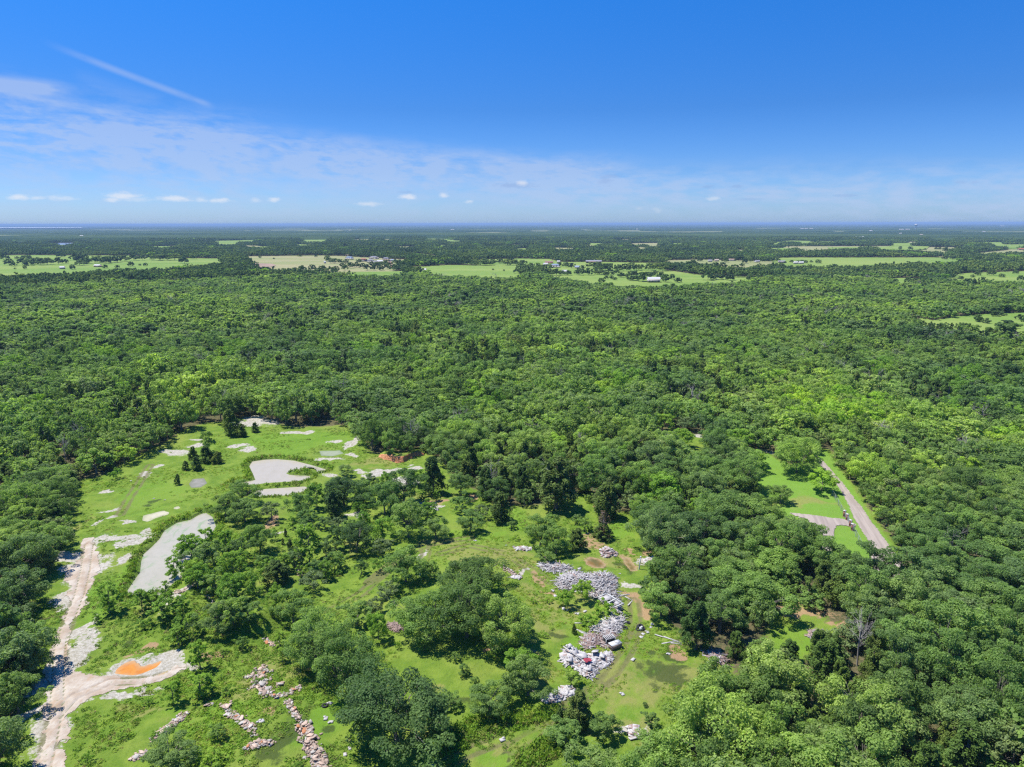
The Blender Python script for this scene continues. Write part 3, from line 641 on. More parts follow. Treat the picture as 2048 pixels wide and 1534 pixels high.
def crown_arrays(kind, R, H, n, per, leaf, r, flat=0.7, fill=0.75, qs=None):
    L = lobes(kind, R, H, n, r, qs); C = []; N = []; vv = []
    for (x, y, z, q) in L:
        k = max(3, int(per * r.uniform(0.7, 1.3)))
        d = r.normal(size=(k, 3)); d /= np.linalg.norm(d, axis=1, keepdims=True)
        d[:, 2] = np.where(r.random(k) < 0.65, np.abs(d[:, 2]), d[:, 2])
        rr = q * r.uniform(fill, 1.12, k)[:, None]
        s = np.array([1, 1, flat]) if kind != 'juniper' else np.array([0.8, 0.8, 1.35])
        c = np.array([x, y, z]) + d * rr * s
        C.append(c); N.append(d * 0.9 + np.array([0, 0, 0.45]) + r.normal(scale=0.42, size=(k, 3)))
        vv.append(np.clip(r.normal(0.5 + r.normal(0, 0.10), 0.14, k), 0, 1))
    C = np.concatenate(C); N = np.concatenate(N); vv = np.concatenate(vv)
    V, F = leaf_quads(C, N, leaf, 0.72 if kind != 'juniper' else 0.5, r)
    return V, F, vv, L

def crown_mesh(name, mat, *a, **k):
    V, F, vv, L = crown_arrays(*a, **k)
    me = mesh_np(name, V, F, mat, False, {'v': ('FACE', vv)})
    return me, L

def trunk_mb(kind, R, H, L, r, nb=9, thick=0.05):
    mb = MB(); tr = H * thick * 0.55
    top = 0.42 * H if kind == 'oak' else 0.92 * H if kind == 'juniper' else 0.8 * H
    lean = r.normal(0, 0.03 * H, 2)
    mb.tube([(0, 0, -0.35), (0, 0, 0.05 * H), (lean[0] * .5, lean[1] * .5, top * .5), (lean[0], lean[1], top)], [tr * 1.35, tr * 1.05, tr * 0.9, tr * (0.7 if kind == 'oak' else 0.15)], 7)
    pick = L[r.permutation(len(L))[:nb]]
    for (x, y, z, q) in pick:
        b0 = np.array([lean[0], lean[1], top]) * (r.uniform(0.45, 1.0))
        e = np.array([x, y, z]) * np.array([0.93, 0.93, 1.0])
        if e[2] < b0[2] * 0.8: continue
        mid = (b0 + e) / 2 + np.array([0, 0, -0.04 * H]) + r.normal(0, 0.03 * H, 3)
        mb.tube([b0, mid, e, e + (e - mid) * 0.25], [tr * 0.42, tr * 0.28, tr * 0.12, 0.01], 4)
        for _ in range(2):
            e2 = mid + (e - mid) * r.uniform(0.3, 0.8) + r.normal(0, 0.10 * R, 3) + np.array([0, 0, 0.07 * R])
            mb.tube([mid, (mid + e2) / 2 + r.normal(0, 0.02 * R, 3), e2], [tr * 0.16, tr * 0.1, 0.01], 3)
    return mb

def dead_mb(R, H, r, dens=1.0):
    mb = MB(); H *= 0.92
    mb.tube([(0, 0, -0.3), (0.05 * R, 0, H * .4), (0, 0.05 * R, H * .75), (0.1, 0, H)], [0.022 * H, 0.017 * H, 0.010 * H, 0.01], 6)
    def br(p, d, l, w, lev):
        q = p + d * l * 0.5 + r.normal(0, 0.06 * l, 3); e = p + d * l
        mb.tube([p, q, e], [w, w * 0.65, max(0.012, w * 0.3)], 4 if lev < 2 else 3)
        if lev < 3:
            for _ in range(int((4 if lev < 2 else 3) * dens)):
                f = r.uniform(0.3, 1.0); s = p + d * l * f; nd = d + r.normal(0, 0.55, 3) + np.array([0, 0, 0.25]); nd /= np.linalg.norm(nd)
                br(s, nd, l * r.uniform(0.4, 0.65), w * 0.5, lev + 1)
    for i in range(int(13 * dens)):
        z = H * r.uniform(0.25, 0.85); a = r.uniform(0, 6.28); d = np.array([math.cos(a), math.sin(a), r.uniform(0.3, 1.1)]); d /= np.linalg.norm(d)
        br(np.array([0, 0, z]), d, R * r.uniform(0.6, 1.05), 0.0075 * H, 1)
    return mb

R_ = lambda s: np.random.default_rng(s)
PROTO = {}          # kind -> list of (crown mesh, trunk mesh, R, H)
def make(kindname, style, mat, cnt, R, H, n, per, leaf, seed, nb=9, flat=0.7, fill=0.75, thick=0.05, qs=None):
    PROTO[kindname] = []
    for i in range(cnt):
        r = R_(seed + i); hh = H * r.uniform(0.93, 1.07)
        cm, L = crown_mesh('crown', M[mat], style, R, hh, n, per, leaf, r, flat, fill, qs)
        PROTO[kindname].append((cm, trunk_mb(style, R, hh, L, r, nb, thick).mesh('trunk', M['bark']), R, H))
make('oak', 'oak', 'oak', 6, 4.5, 8.5, 62, 165, 0.31, 100, 16)
make('bigoak', 'oak', 'oak', 4, 7.0, 11.0, 125, 170, 0.34, 200, 30, qs=5.6)
make('smalloak', 'oak', 'oak', 3, 2.2, 4.4, 36, 110, 0.24, 300, 6)
make('juniper', 'juniper', 'juniper', 4, 2.7, 7.0, 100, 85, 0.27, 400, 6)
make('bright', 'oak', 'bright', 2, 3.2, 6.2, 50, 110, 0.30, 500, 9)
make('sapling', 'open', 'bright', 4, 1.9, 5.0, 46, 60, 0.27, 600, 14, fill=0.2, thick=0.035)
make('bush', 'oak', 'bright', 3, 1.6, 2.2, 22, 70, 0.2, 700, 3)
make('greybush', 'oak', 'greyleaf', 2, 2.2, 4.0, 34, 80, 0.22, 800, 6)
make('brownjuniper', 'juniper', 'brown', 1, 2.7, 7.0, 50, 20, 0.22, 900, 26)
PROTO['dead'] = [(None, dead_mb(2.4, 6.5, R_(950 + i)).mesh('trunk', M['deadwood']), 2.4, 6.5) for i in range(3)]

COUNT = {}
LABELS = set()
def place(kind, name, x, y, Rm, Hm, label, cat, group=None, z=None, seed=None):
    r = random.Random(int(x * 131 + y * 977)) if seed is None else random.Random(seed)
    protos = PROTO[kind]; cm, tm, R0, H0 = protos[r.randrange(len(protos))]
    z = hz(x, y) if z is None else z
    e = empty(name, (x, y, z - 0.05), r.uniform(0, 6.28), label, cat, group)
    sx = Rm / R0; e.scale = (sx * r.uniform(0.95, 1.05), sx * r.uniform(0.95, 1.05), Hm / H0)
    if cm is not None: link('crown', cm, e)
    link('trunk', tm, e)
    COUNT[name] = COUNT.get(name, 0) + 1
    LABELS.add(label)
    return e

# trees standing in the clearing: (kind, x, y of the foot of the shape, width in pixels, height / width, words)
T = [
 ('juniper', 387, 926, 26, 1.5, 'tallest of three small dark junipers left of the upper pond'), ('juniper', 394, 941, 27, 1.1, 'broad front juniper of the three left of the upper pond'), ('juniper', 372, 940, 19, 1.05, 'small left juniper of the three left of the upper pond'),
 ('juniper', 356, 970, 15, 1.7, 'lone narrow juniper on the grass beside the small dry pool'), ('smalloak', 416, 908, 30, 1.9, 'tall thin pale oak behind the two junipers near the sand patches'), ('juniper', 413, 926, 34, 1.1, 'dark juniper at the foot of the tall thin oak'), ('juniper', 436, 928, 27, 1.0, 'squat juniper right of the tall thin oak'),
 ('juniper', 462, 874, 46, 1.25, 'large dark juniper at the upper end of the clearing'), ('juniper', 484, 875, 28, 1.0, 'smaller juniper touching the large one at the clearing head'), ('juniper', 511, 866, 20, 1.05, 'little round juniper by the white sand bank'),
 ('bush', 233, 960, 26, 1.0, 'bright green bushy shrub at the left edge of the clearing'), ('bush', 220, 972, 16, 0.7, 'dull low shrub just below the bright shrub at the left edge'), ('bush', 446, 982, 8, 0.9, 'tiny dark bush right of the dry pool'), ('bush', 417, 977, 10, 0.6, 'low weedy bush below the dry pool'),
 ('bush', 390, 985, 12, 0.5, 'flat weedy bush between the dry pool and the reedy pond'), ('bush', 194, 1022, 6, 0.8, 'tiny dark bush on open grass left of the beige pool'), ('bush', 565, 894, 7, 0.8, 'small dark bush above the main pond'), ('bush', 619, 878, 4, 0.9, 'tiny shrub alone on grass below the sand streak'),
 ('oak', 452, 1040, 62, 0.95, 'dark oak at the upper tip of the reedy pond'), ('oak', 490, 1048, 62, 0.95, 'second dark oak right of the reedy pond tip'), ('oak', 486, 1012, 62, 0.9, 'rounded oak just below the narrow lower pond'), ('greybush', 543, 1042, 46, 1.2, 'grey green oak below the narrow pond'),
 ('oak', 602, 1040, 50, 1.35, 'tall oak at the right end of the narrow pond'), ('sapling', 634, 1020, 42, 1.35, 'pale willowy young tree right of the narrow pond'), ('oak', 688, 1014, 78, 0.95, 'broad oak right of the willowy young tree'), ('juniper', 667, 1037, 44, 1.4, 'dark juniper in front of the broad oak'),
 ('oak', 727, 1008, 52, 1.2, 'oak standing right of the broad oak behind the sandy patch'), ('smalloak', 690, 955, 34, 1.0, 'small oak above the broad oak near the sand'), ('oak', 770, 1032, 66, 1.25, 'left oak of the central cluster beside the sandy hollow'), ('oak', 808, 1012, 78, 1.15, 'back oak of the central cluster'), ('oak', 817, 1080, 74, 1.3, 'tall dark oak at the front of the central cluster'),
 ('oak', 872, 1084, 58, 0.95, 'round oak casting a clear shadow right of the central cluster'), ('juniper', 867, 990, 54, 1.55, 'big dark juniper on the grass edge'), ('oak', 922, 992, 52, 1.2, 'oak right of the big dark juniper'), ('juniper', 972, 1000, 50, 1.5, 'juniper at the corner of the middle wood'), ('oak', 926, 1028, 44, 1.1, 'upper oak of the stacked pair mid clearing'),
 ('oak', 940, 1072, 54, 0.95, 'lower oak of the stacked pair mid clearing'), ('juniper', 1002, 1050, 56, 1.2, 'wide juniper by the weedy hollow'), ('greybush', 962, 1042, 38, 1.1, 'grey green small tree between the stacked pair and the wide juniper'),
 ('oak', 672, 1098, 50, 1.3, 'oak with a dark trunk in the middle row'), ('oak', 713, 1106, 66, 1.2, 'dense oak in the middle row'), ('bright', 766, 1086, 52, 1.2, 'lighter green tree at the right of the middle row'), ('oak', 612, 1072, 36, 1.0, 'smaller oak above the middle row'), ('greybush', 762, 1108, 50, 0.9, 'dull green bushy tree at the foot of the middle row'),
 ('sapling', 619, 1128, 60, 1.5, 'tall thin pale tree left of the middle row'), ('smalloak', 652, 1114, 36, 1.3, 'narrow oak beside the tall thin pale tree'), ('bush', 676, 1121, 24, 0.8, 'round shrub below the middle row'), ('smalloak', 723, 1147, 26, 1.5, 'upright small oak alone on the open grass'), ('bush', 760, 1142, 30, 1.1, 'neat rounded bright shrub alone on the open grass'),
 ('juniper', 571, 1070, 9, 2.2, 'slim juniper left of the tall pale tree'), ('juniper', 566, 1087, 8, 1.9, 'very slim juniper lower left of the tall pale tree'), ('juniper', 580, 1096, 16, 1.6, 'short juniper by the small white block'), ('smalloak', 584, 1122, 28, 1.3, 'small oak between the pale tree and the thicket'), ('smalloak', 526, 1137, 32, 1.1, 'small oak at the thicket edge'),
 ('bigoak', 521, 1108, 58, 1.25, 'dark oak at the top of the thicket'), ('juniper', 555, 1172, 66, 0.85, 'broad dark juniper in the thicket'), ('greybush', 627, 1178, 56, 0.95, 'grey green round tree below the middle row'), ('oak', 640, 1150, 40, 1.2, 'oak behind the grey green round tree'), ('bigoak', 812, 1172, 86, 1.05, 'big oak standing over the rutted grass'), ('greybush', 776, 1204, 52, 0.95, 'grey bushy tree left of the large oak group'),
 ('oak', 862, 1162, 42, 1.1, 'oak close behind the big oak by the ruts'), ('bigoak', 858, 1296, 132, 0.95, 'left spreading oak of the large central group'), ('bigoak', 934, 1296, 140, 1.0, 'middle spreading oak of the large central group'), ('bigoak', 1004, 1312, 122, 1.1, 'right spreading oak of the large central group'), ('bigoak', 942, 1212, 132, 0.75, 'rear oak of the large central group'),
 ('oak', 1042, 1290, 56, 1.2, 'outer right oak of the large central group'), ('bigoak', 586, 1248, 76, 1.1, 'glossy dark sided oak above the rubble rows'), ('sapling', 552, 1232, 36, 1.8, 'pale thin tree beside the glossy dark sided oak'), ('bigoak', 636, 1345, 128, 1.0, 'left half of the twin oaks above the tyre'), ('bigoak', 696, 1392, 130, 1.15, 'right half of the twin oaks above the tyre'),
 ('bigoak', 795, 1524, 224, 0.82, 'giant oak in the foreground centre'), ('smalloak', 902, 1424, 42, 1.0, 'small oak leaning out from the giant foreground oak'), ('bright', 757, 1284, 46, 1.55, 'bright green tree beside the brown brush heap'), ('oak', 715, 1256, 62, 1.0, 'oak behind the bright green tree'), ('greybush', 745, 1232, 44, 1.1, 'dull tree behind the bright green tree'),
 ('smalloak', 848, 1313, 25, 1.4, 'small upright oak on the grass below the large group'), ('bush', 796, 1300, 14, 1.6, 'spindly shrub right of the brush heap'), ('smalloak', 927, 1357, 26, 1.15, 'upper of two small round oaks on open grass'), ('smalloak', 951, 1378, 22, 1.3, 'lower of two small round oaks on open grass'), ('oak', 977, 1440, 88, 0.9, 'dense oak left of the rutted grass lane'),
 ('oak', 1056, 1402, 98, 1.05, 'broad oak left of the white rubble heap'), ('bright', 1042, 1362, 74, 1.0, 'bright bushy tree behind the broad oak left of the white heap'), ('smalloak', 1143, 1374, 38, 0.95, 'round oak at the foot of the white rubble heap'), ('juniper', 1148, 1270, 13, 2.0, 'thin dark juniper left of the brushwood'), ('bright', 1134, 1218, 36, 1.35, 'left bright tree in front of the grey timber heap'),
 ('bright', 1168, 1206, 44, 1.3, 'right bright tree in front of the grey timber heap'), ('bush', 1208, 1234, 44, 0.85, 'bright bush covering the lower end of the timber heap'), ('bush', 1178, 1254, 40, 0.8, 'bright bush below the two trees at the timber heap'), ('bush', 1254, 1229, 16, 0.6, 'low bush right of the timber heap'), ('bush', 1160, 1300, 14, 0.6, 'little bush by the brushwood'),
 ('juniper', 1157, 1466, 68, 1.3, 'tall dark juniper rising from the foreground trees'), ('juniper', 1120, 1450, 24, 1.6, 'narrow juniper left of the tall foreground juniper'), ('oak', 1212, 1484, 70, 0.95, 'oak right of the tall foreground juniper'), ('oak', 1130, 1500, 76, 0.9, 'oak under the tall foreground juniper'), ('smalloak', 1300, 1460, 34, 1.2, 'small oak leaning over the pale rocks'),
 ('smalloak', 1290, 1418, 12, 1.0, 'tiny oak on the lower grass by the forest edge'), ('juniper', 1112, 1026, 104, 1.15, 'massive juniper at the head of the green hollow'), ('juniper', 1046, 1004, 50, 1.5, 'juniper left of the massive juniper'), ('juniper', 1214, 1040, 72, 1.15, 'wide dark juniper above the brown topped tree'), ('brownjuniper', 1206, 1080, 54, 1.25, 'half dead tree with a brown leafless top'),
 ('juniper', 1205, 1080, 50, 0.75, 'green skirt of young juniper under the brown topped tree'), ('oak', 1080, 1098, 66, 1.15, 'upper left oak of the trio above the grey planks'), ('oak', 1112, 1112, 62, 1.1, 'middle oak of the trio above the grey planks'), ('juniper', 1154, 1102, 46, 1.1, 'juniper right of the trio above the grey planks'), ('oak', 1090, 1127, 42, 0.8, 'lowest oak of the trio above the grey planks'),
 ('bigoak', 1320, 1118, 112, 1.05, 'great round oak on the right edge of the clearing'), ('juniper', 1391, 1312, 76, 1.6, 'egg shaped dark juniper on the right edge of the clearing'), ('bigoak', 1322, 1240, 86, 0.95, 'oak with a pale trunk left of the egg shaped juniper'), ('bright', 1366, 896, 46, 1.05, 'bright rounded tree by the little driveway'), ('bright', 1511, 936, 42, 1.0, 'bright tree with a visible trunk left of the lawn'),
 ('bright', 1470, 905, 60, 1.0, 'bright domed tree left of the lawn'), ('bigoak', 1593, 953, 96, 0.98, 'large blue green oak at the head of the lawn'), ('bright', 1643, 988, 60, 0.95, 'bright green tree with a pale trunk on the lawn by the fence'), ('oak', 1560, 1010, 46, 1.0, 'oak at the left edge of the lawn'),
 ('sapling', 220, 1234, 52, 1.25, 'wispy young tree beside the reedy pond foot'), ('sapling', 285, 1232, 40, 1.3, 'thin sapling right of the wispy young tree'), ('sapling', 195, 1250, 20, 1.2, 'small sapling near the sandy track'), ('sapling', 326, 1256, 54, 1.0, 'spreading sapling above the leaning sapling'), ('sapling', 357, 1294, 44, 1.0, 'leaning sapling above the orange puddle bank'), ('sapling', 305, 1228, 36, 1.0, 'pale sapling at the pond foot'),
 ('sapling', 401, 1346, 46, 1.6, 'feathery young tree right of the orange puddle'), ('sapling', 347, 1412, 42, 1.4, 'slender young tree below the orange puddle'), ('sapling', 402, 1400, 58, 1.05, 'airy young tree with a dark shadow below the orange puddle'), ('oak', 438, 1288, 72, 1.1, 'dense oak at the foot of the thicket'), ('smalloak', 487, 1304, 26, 1.3, 'little upright oak right of the dense thicket oak'),
 ('oak', 500, 1268, 56, 1.0, 'oak at the lower right of the thicket'), ('oak', 342, 1560, 104, 0.8, 'rounded dark oak on the bottom edge beside the slab row'), ('smalloak', 436, 1487, 34, 1.3, 'small dark tree between the two slab rows'), ('bush', 176, 1528, 24, 0.9, 'small bush by the sandy track at the bottom'), ('bush', 424, 1545, 62, 0.6, 'bright bush on the bottom edge'),
 ('bush', 229, 1424, 7, 1.5, 'tiny dark bush on the grass below the branch track'), ('bush', 165, 1420, 8, 0.8, 'tiny bush beside the branch track'), ('bush', 388, 1520, 26, 0.8, 'low bush right of the bottom oak'), ('smalloak', 1050, 998, 8, 1, 'tiny tree by the wood edge'), ('bush', 960, 1310, 18, 0.8, 'low shrub under the large central group'), ('bush', 985, 1322, 22, 0.9, 'shrub at the foot of the large central group'),
 ('bush', 1010, 1330, 22, 0.8, 'shrub right of the other at the foot of the large group'), ('dead', 380, 1284, 18, 2.2, 'bare thin leaning tree by the slope'), ('dead', 1388, 1110, 44, 1.6, 'bare white tree against the great round oak'), ('dead', 1437, 1262, 44, 1.5, 'bare pale tree behind the egg shaped juniper'), ('dead', 790, 1235, 22, 1.4, 'bare grey stems behind the brush heap'), ('dead', 1120, 1000, 34, 1.2, 'bare grey branches in front of the massive juniper'),
 ('dead', 775, 905, 26, 0.9, 'fallen white branches above the red bank'), ('greybush', 676, 1060, 36, 1.1, 'pale greyish tree behind the middle row'), ('bush', 575, 895, 0, 1, '')]
T = [t_ for t_ in T if t_[3] > 2]
clear_xy = []; NAME = {'juniper': ('juniper_tree', 'juniper'), 'oak': ('oak_tree', 'oak tree'), 'bigoak': ('oak_tree', 'oak tree'), 'smalloak': ('oak_tree', 'oak tree'), 'bright': ('broadleaf_tree', 'tree'), 'sapling': ('sapling', 'sapling'),
        'bush': ('shrub', 'shrub'), 'greybush': ('broadleaf_tree', 'tree'), 'brownjuniper': ('dying_tree', 'tree'), 'dead': ('bare_tree', 'tree')}
for (kind, x, yb, w, hr, lab) in T:
    s0 = P(*G(x, yb))[2] / F_PX; dep = PITCH + math.atan((yb - 767) / F_PX)
    yy = yb - 0.20 * w * math.sin(dep) * (1 if kind in ('oak', 'bigoak', 'smalloak', 'bright', 'greybush', 'bush') else 1.2)
    g_ = G(x, yy); s = P(*g_)[2] / F_PX
    Rm = w / 2 * s * (0.97 if w < 200 else 1.0); Hm = w * hr * s * (0.82 if kind in ('oak', 'bigoak', 'smalloak', 'bright', 'greybush') else 1.0) * (0.9 + 0.1 * math.cos(dep))
    if kind == 'juniper': Rm *= 1.25
    if kind == 'bush': Hm = max(0.5, w * hr * s * 0.9)
    if kind == 'oak' and Rm > 5.6: kind = 'bigoak'
    if kind == 'bigoak' and Rm < 4.2: kind = 'oak'
    if kind == 'oak' and Rm < 2.6: kind = 'smalloak'
    nm, cat = NAME[kind]
    place(kind, nm, float(g_[0]), float(g_[1]), Rm, Hm, lab, cat)
    clear_xy.append((g_[0], g_[1], Rm))

# the thickets: small mixed trees in a dense patch
def pct(x, y, z):
    a, b, _ = P(x, y, z); return float(a / 20.48), float(b / 15.34)
def uniq(base, x, y, z):
    a, b = pct(x, y, z)
    for f in ('{:.0f}', '{:.1f}', '{:.2f}'):
        l = f'{base}, {f.format(a)}% across, {f.format(b)}% down'
        if l not in LABELS: LABELS.add(l); return l
    return l
THICKET = px([(345, 1130), (385, 1100), (412, 1082), (440, 1066), (500, 1070), (540, 1090), (545, 1140), (535, 1200), (505, 1255), (470, 1290), (420, 1262), (400, 1215), (375, 1180), (348, 1165)])
THIN = px([(255, 1185), (330, 1190), (380, 1195), (420, 1260), (400, 1300), (340, 1290), (270, 1250), (200, 1240)])
r = R_(41)
def fill(poly, spacing, kinds, hrange, base, grp, margin=0.8):
    x0, y0 = poly.min(0); x1, y1 = poly.max(0); out = []
    for yy in np.arange(y0, y1, spacing):
        for xx in np.arange(x0, x1, spacing):
            x = xx + r.uniform(-.5, .5) * spacing; y = yy + r.uniform(-.5, .5) * spacing
            if not inside(poly, np.array([x]), np.array([y]))[0]: continue
            if any((x - a) ** 2 + (y - b) ** 2 < (c * margin) ** 2 for a, b, c in clear_xy): continue
            k = kinds[int(r.integers(len(kinds)))]; H = r.uniform(*hrange); nm, cat = NAME[k]
            if k in ('bush',): H *= 0.45
            Rm = H * {'sapling': 0.36, 'bush': 0.75, 'juniper': 0.33}.get(k, 0.48)
            word = {'sapling': 'pale sapling', 'bush': 'low bright shrub', 'juniper': 'dark juniper', 'smalloak': 'young oak', 'bright': 'bright leafy tree', 'greybush': 'grey green tree'}[k]
            place(k, nm, x, y, Rm, H, uniq(word + ' ' + base, x, y, H * .6), cat, grp); out.append((x, y, Rm))
    return out
fill(THICKET, 3.9, ['smalloak', 'bright', 'sapling', 'smalloak', 'bright', 'bush', 'sapling'], (3.2, 6.0), 'in the thicket right of the reedy pond', 'small trees of the thicket beside the reedy pond')
fill(THIN, 5.0, ['sapling', 'bush', 'sapling', 'bush'], (2.5, 4.5), 'on the weedy slope below the reedy pond', 'saplings on the slope below the reedy pond')

SCRUB = [(px([(545, 1050), (640, 1040), (700, 1090), (690, 1150), (600, 1200), (545, 1120)]), 4.2, ['bush', 'smalloak', 'bush', 'sapling'], (2.2, 4.6), 'in the scrub above the thicket'),
         (px([(670, 968), (850, 960), (900, 1000), (880, 1070), (700, 1070), (650, 1030)]), 4.8, ['bush', 'sapling', 'smalloak', 'bright', 'bush'], (2.5, 5.0), 'in the scrub round the central cluster'),
         (px([(420, 1300), (560, 1280), (620, 1330), (560, 1420), (430, 1460), (300, 1440), (330, 1380)]), 5.6, ['bush', 'bush', 'sapling'], (1.6, 3.0), 'among the rubble rows'),
         (px([(170, 1440), (300, 1400), (420, 1500), (380, 1600), (140, 1600)]), 5.5, ['bush'], (1.2, 2.4), 'on the grass by the lower track'),
         (px([(800, 1290), (1080, 1310), (1080, 1440), (960, 1440), (900, 1380)]), 5.0, ['bush', 'smalloak', 'bush'], (1.5, 3.4), 'on the grass below the large central group'),
         (px([(1060, 1180), (1120, 1190), (1180, 1250), (1150, 1310), (1060, 1290)]), 4.5, ['bush'], (1.2, 2.4), 'on the grass left of the timber heap'),
         (px([(880, 1000), (1010, 1040), (1120, 1040), (1170, 1000), (1250, 1030), (1180, 1060), (1000, 1090), (900, 1040)]), 5.2, ['bush', 'smalloak', 'bush'], (1.8, 3.8), 'in the green hollow under the middle wood'),
         (px([(600, 1400), (700, 1420), (700, 1600), (560, 1600)]), 5.0, ['bush'], (1.2, 2.2), 'beside the thick lower rubble row')]
for i_, (pl_, sp_, ks_, hr_, ba_) in enumerate(SCRUB): r = R_(400 + i_); fill(pl_, sp_, ks_, hr_, ba_, 'scrub of the clearing', 1.0)

# ---- the forest: points on a jittered grid, thinned by the clearings
def grid_pts(r0, r1, spacing, seed, jit=0.42, fov=0.80, mx=14):
    rr = R_(seed)
    ys = np.arange(-r0 * 0 + 30 if r0 < 60 else r0 * 0.7, r1, spacing * 0.87)
    P_ = []
    for j, y in enumerate(ys):
        hw = y * fov + mx
        xs = np.arange(-hw, hw, spacing) + (j % 2) * spacing / 2
        P_.append(np.stack([xs, np.full(len(xs), y)], -1))
    P_ = np.concatenate(P_); P_ += rr.uniform(-jit, jit, P_.shape) * spacing
    d = np.hypot(P_[:, 0], P_[:, 1]); return P_[(d >= r0) & (d < r1)]
def blocked(x, y, margin=0.0):
    b = np.zeros(len(x), bool)
    for p in (CLEAR, LAWN, DIRT, DRIVE): b |= sdf(p, x, y, 6.0) < margin
    for p in (ROAD, TRACK): b |= sdf(p, x, y, 8.0) < 1.8
    for p in FCW: b |= inside(p, x, y)
    for p in LAKES: b |= inside(p, x, y)
    return b
BRIGHT_PX = [(1550, 775, 1760, 835, .7), (1235, 745, 1335, 775, .8), (0, 715, 60, 745, .7), (165, 690, 300, 705, .8), (190, 705, 215, 735, .8), (440, 678, 520, 710, .55), (185, 650, 212, 672, .8), (430, 715, 490, 735, .5), (790, 710, 840, 740, .6), (700, 685, 760, 700, .6),
             (1200, 760, 1230, 790, .6), (1330, 690, 1370, 710, .5), (1440, 690, 1510, 710, .5), (1900, 735, 1990, 770, .45), (1965, 845, 2020, 870, .9), (1560, 735, 1600, 750, .5), (950, 770, 1030, 800, .35), (480, 700, 500, 715, .5), (1740, 725, 1780, 745, .6), (1850, 790, 2048, 830, .25), (1300, 745, 1330, 765, .8), (60, 1040, 160, 1100, 0)]
def classify(x, y, rr):
    """0 oak, 1 juniper, 2 bright, 3 bare, 4 grey"""
    X, Y, _ = P(x, y, 6.0)
    k = np.zeros(len(x), int)
    jn = fbm(x, y, 40, 3, 31); u = rr.random(len(x))
    k[(jn > 0.56) & (u < 0.45)] = 1; k[(jn <= 0.56) & (u < 0.07)] = 1
    k[u > 0.972] = 3; k[(u > 0.93) & (u <= 0.972)] = 4
    k[(u > 0.905) & (u <= 0.93) & (fbm(x, y, 30, 2, 77) > 0.5)] = 2
    v = rr.random(len(x))
    for (a, b, c, d, p) in BRIGHT_PX: k[(X > a) & (X < c) & (Y > b) & (Y < d) & (v < p)] = 2
    return k

near = grid_pts(40, 235, 5.9, 11)
near = near[~blocked(near[:, 0], near[:, 1], 0.4)]
ok = np.ones(len(near), bool)
for (a, b, c) in clear_xy: ok &= (near[:, 0] - a) ** 2 + (near[:, 1] - b) ** 2 > (c * 0.75) ** 2
near = near[ok]; rr = R_(12)
kk = classify(near[:, 0], near[:, 1], rr)
Xc, Yc, Dc = P(near[:, 0], near[:, 1], 6.0)
vis = (Xc > -40) & (Xc < 2088) & (Yc < 1600) & (Dc > 0)
edge_d = np.minimum.reduce([sdf(p, near[:, 0], near[:, 1], 9.0) for p in (CLEAR, LAWN, DIRT, DRIVE, ROAD)])
order = np.argsort(np.hypot(near[:, 0], near[:, 1]))
LIM = {0: 299 - COUNT.get('oak_tree', 0), 1: 110, 2: 60, 3: 24, 4: 30}
KN = {0: 'oak', 1: 'juniper', 2: 'bright', 3: 'dead', 4: 'greybush'}
WD = {0: ['rounded oak', 'broad oak', 'full oak', 'leafy oak'], 1: ['dark juniper', 'pointed juniper'], 2: ['bright green tree', 'yellow green tree'], 3: ['bare grey tree', 'leafless pale tree'], 4: ['grey green tree', 'dusty green tree']}
stuff_near = []
for i in order:
    x, y = near[i]; k = kk[i]
    h = 8.1 * (0.70 + 0.50 * vn(x, y, 26, 5)) * rr.uniform(0.82, 1.18); Rm = 3.65 * rr.uniform(0.78, 1.35)
    if rr.random() < 0.12: Rm *= 1.35; h *= 1.15
    if k == 1: Rm *= 0.72; h *= 0.86
    if k == 2: Rm *= 0.85; h *= 0.9
    if k == 3: Rm *= 0.7; h *= 1.0
    if k == 4: Rm *= 0.85; h *= 0.9
    dcl_ = edge_d[i]
    if Rm > 1.5 * max(dcl_, 0.5) + 1.2: f_ = max(0.72, (1.5 * max(dcl_, 0.5) + 1.2) / Rm); Rm *= f_; h *= max(0.75, f_)
    if vis[i] and LIM[k] > 0:
        LIM[k] -= 1; nm, cat = NAME[KN[k]]
        where = 'in the left forest by the track' if (Xc[i] < 420 and Yc[i] > 800) else 'in the forest beyond the ponds' if Xc[i] < 860 else 'in the wood above the timber heap' if (Xc[i] < 1300 and Yc[i] < 1100) else 'in the forest right of the road' if (Xc[i] > 1640 and Yc[i] < 1100) else 'in the dense right forest' if Xc[i] > 1250 else 'in the foreground trees'
        kind = KN[k]
        if kind == 'oak' and Rm > 5.3: kind = 'bigoak'
        place(kind, nm, float(x), float(y), Rm, h, uniq(WD[k][int(rr.integers(len(WD[k])))] + ' ' + where, x, y, h * .75), cat, {0: 'oaks of the surrounding forest', 1: 'junipers of the surrounding forest', 2: 'bright trees of the surrounding forest', 3: 'bare trees of the surrounding forest', 4: 'grey green trees of the surrounding forest'}[k])
    else: stuff_near.append((x, y, k, Rm, h))

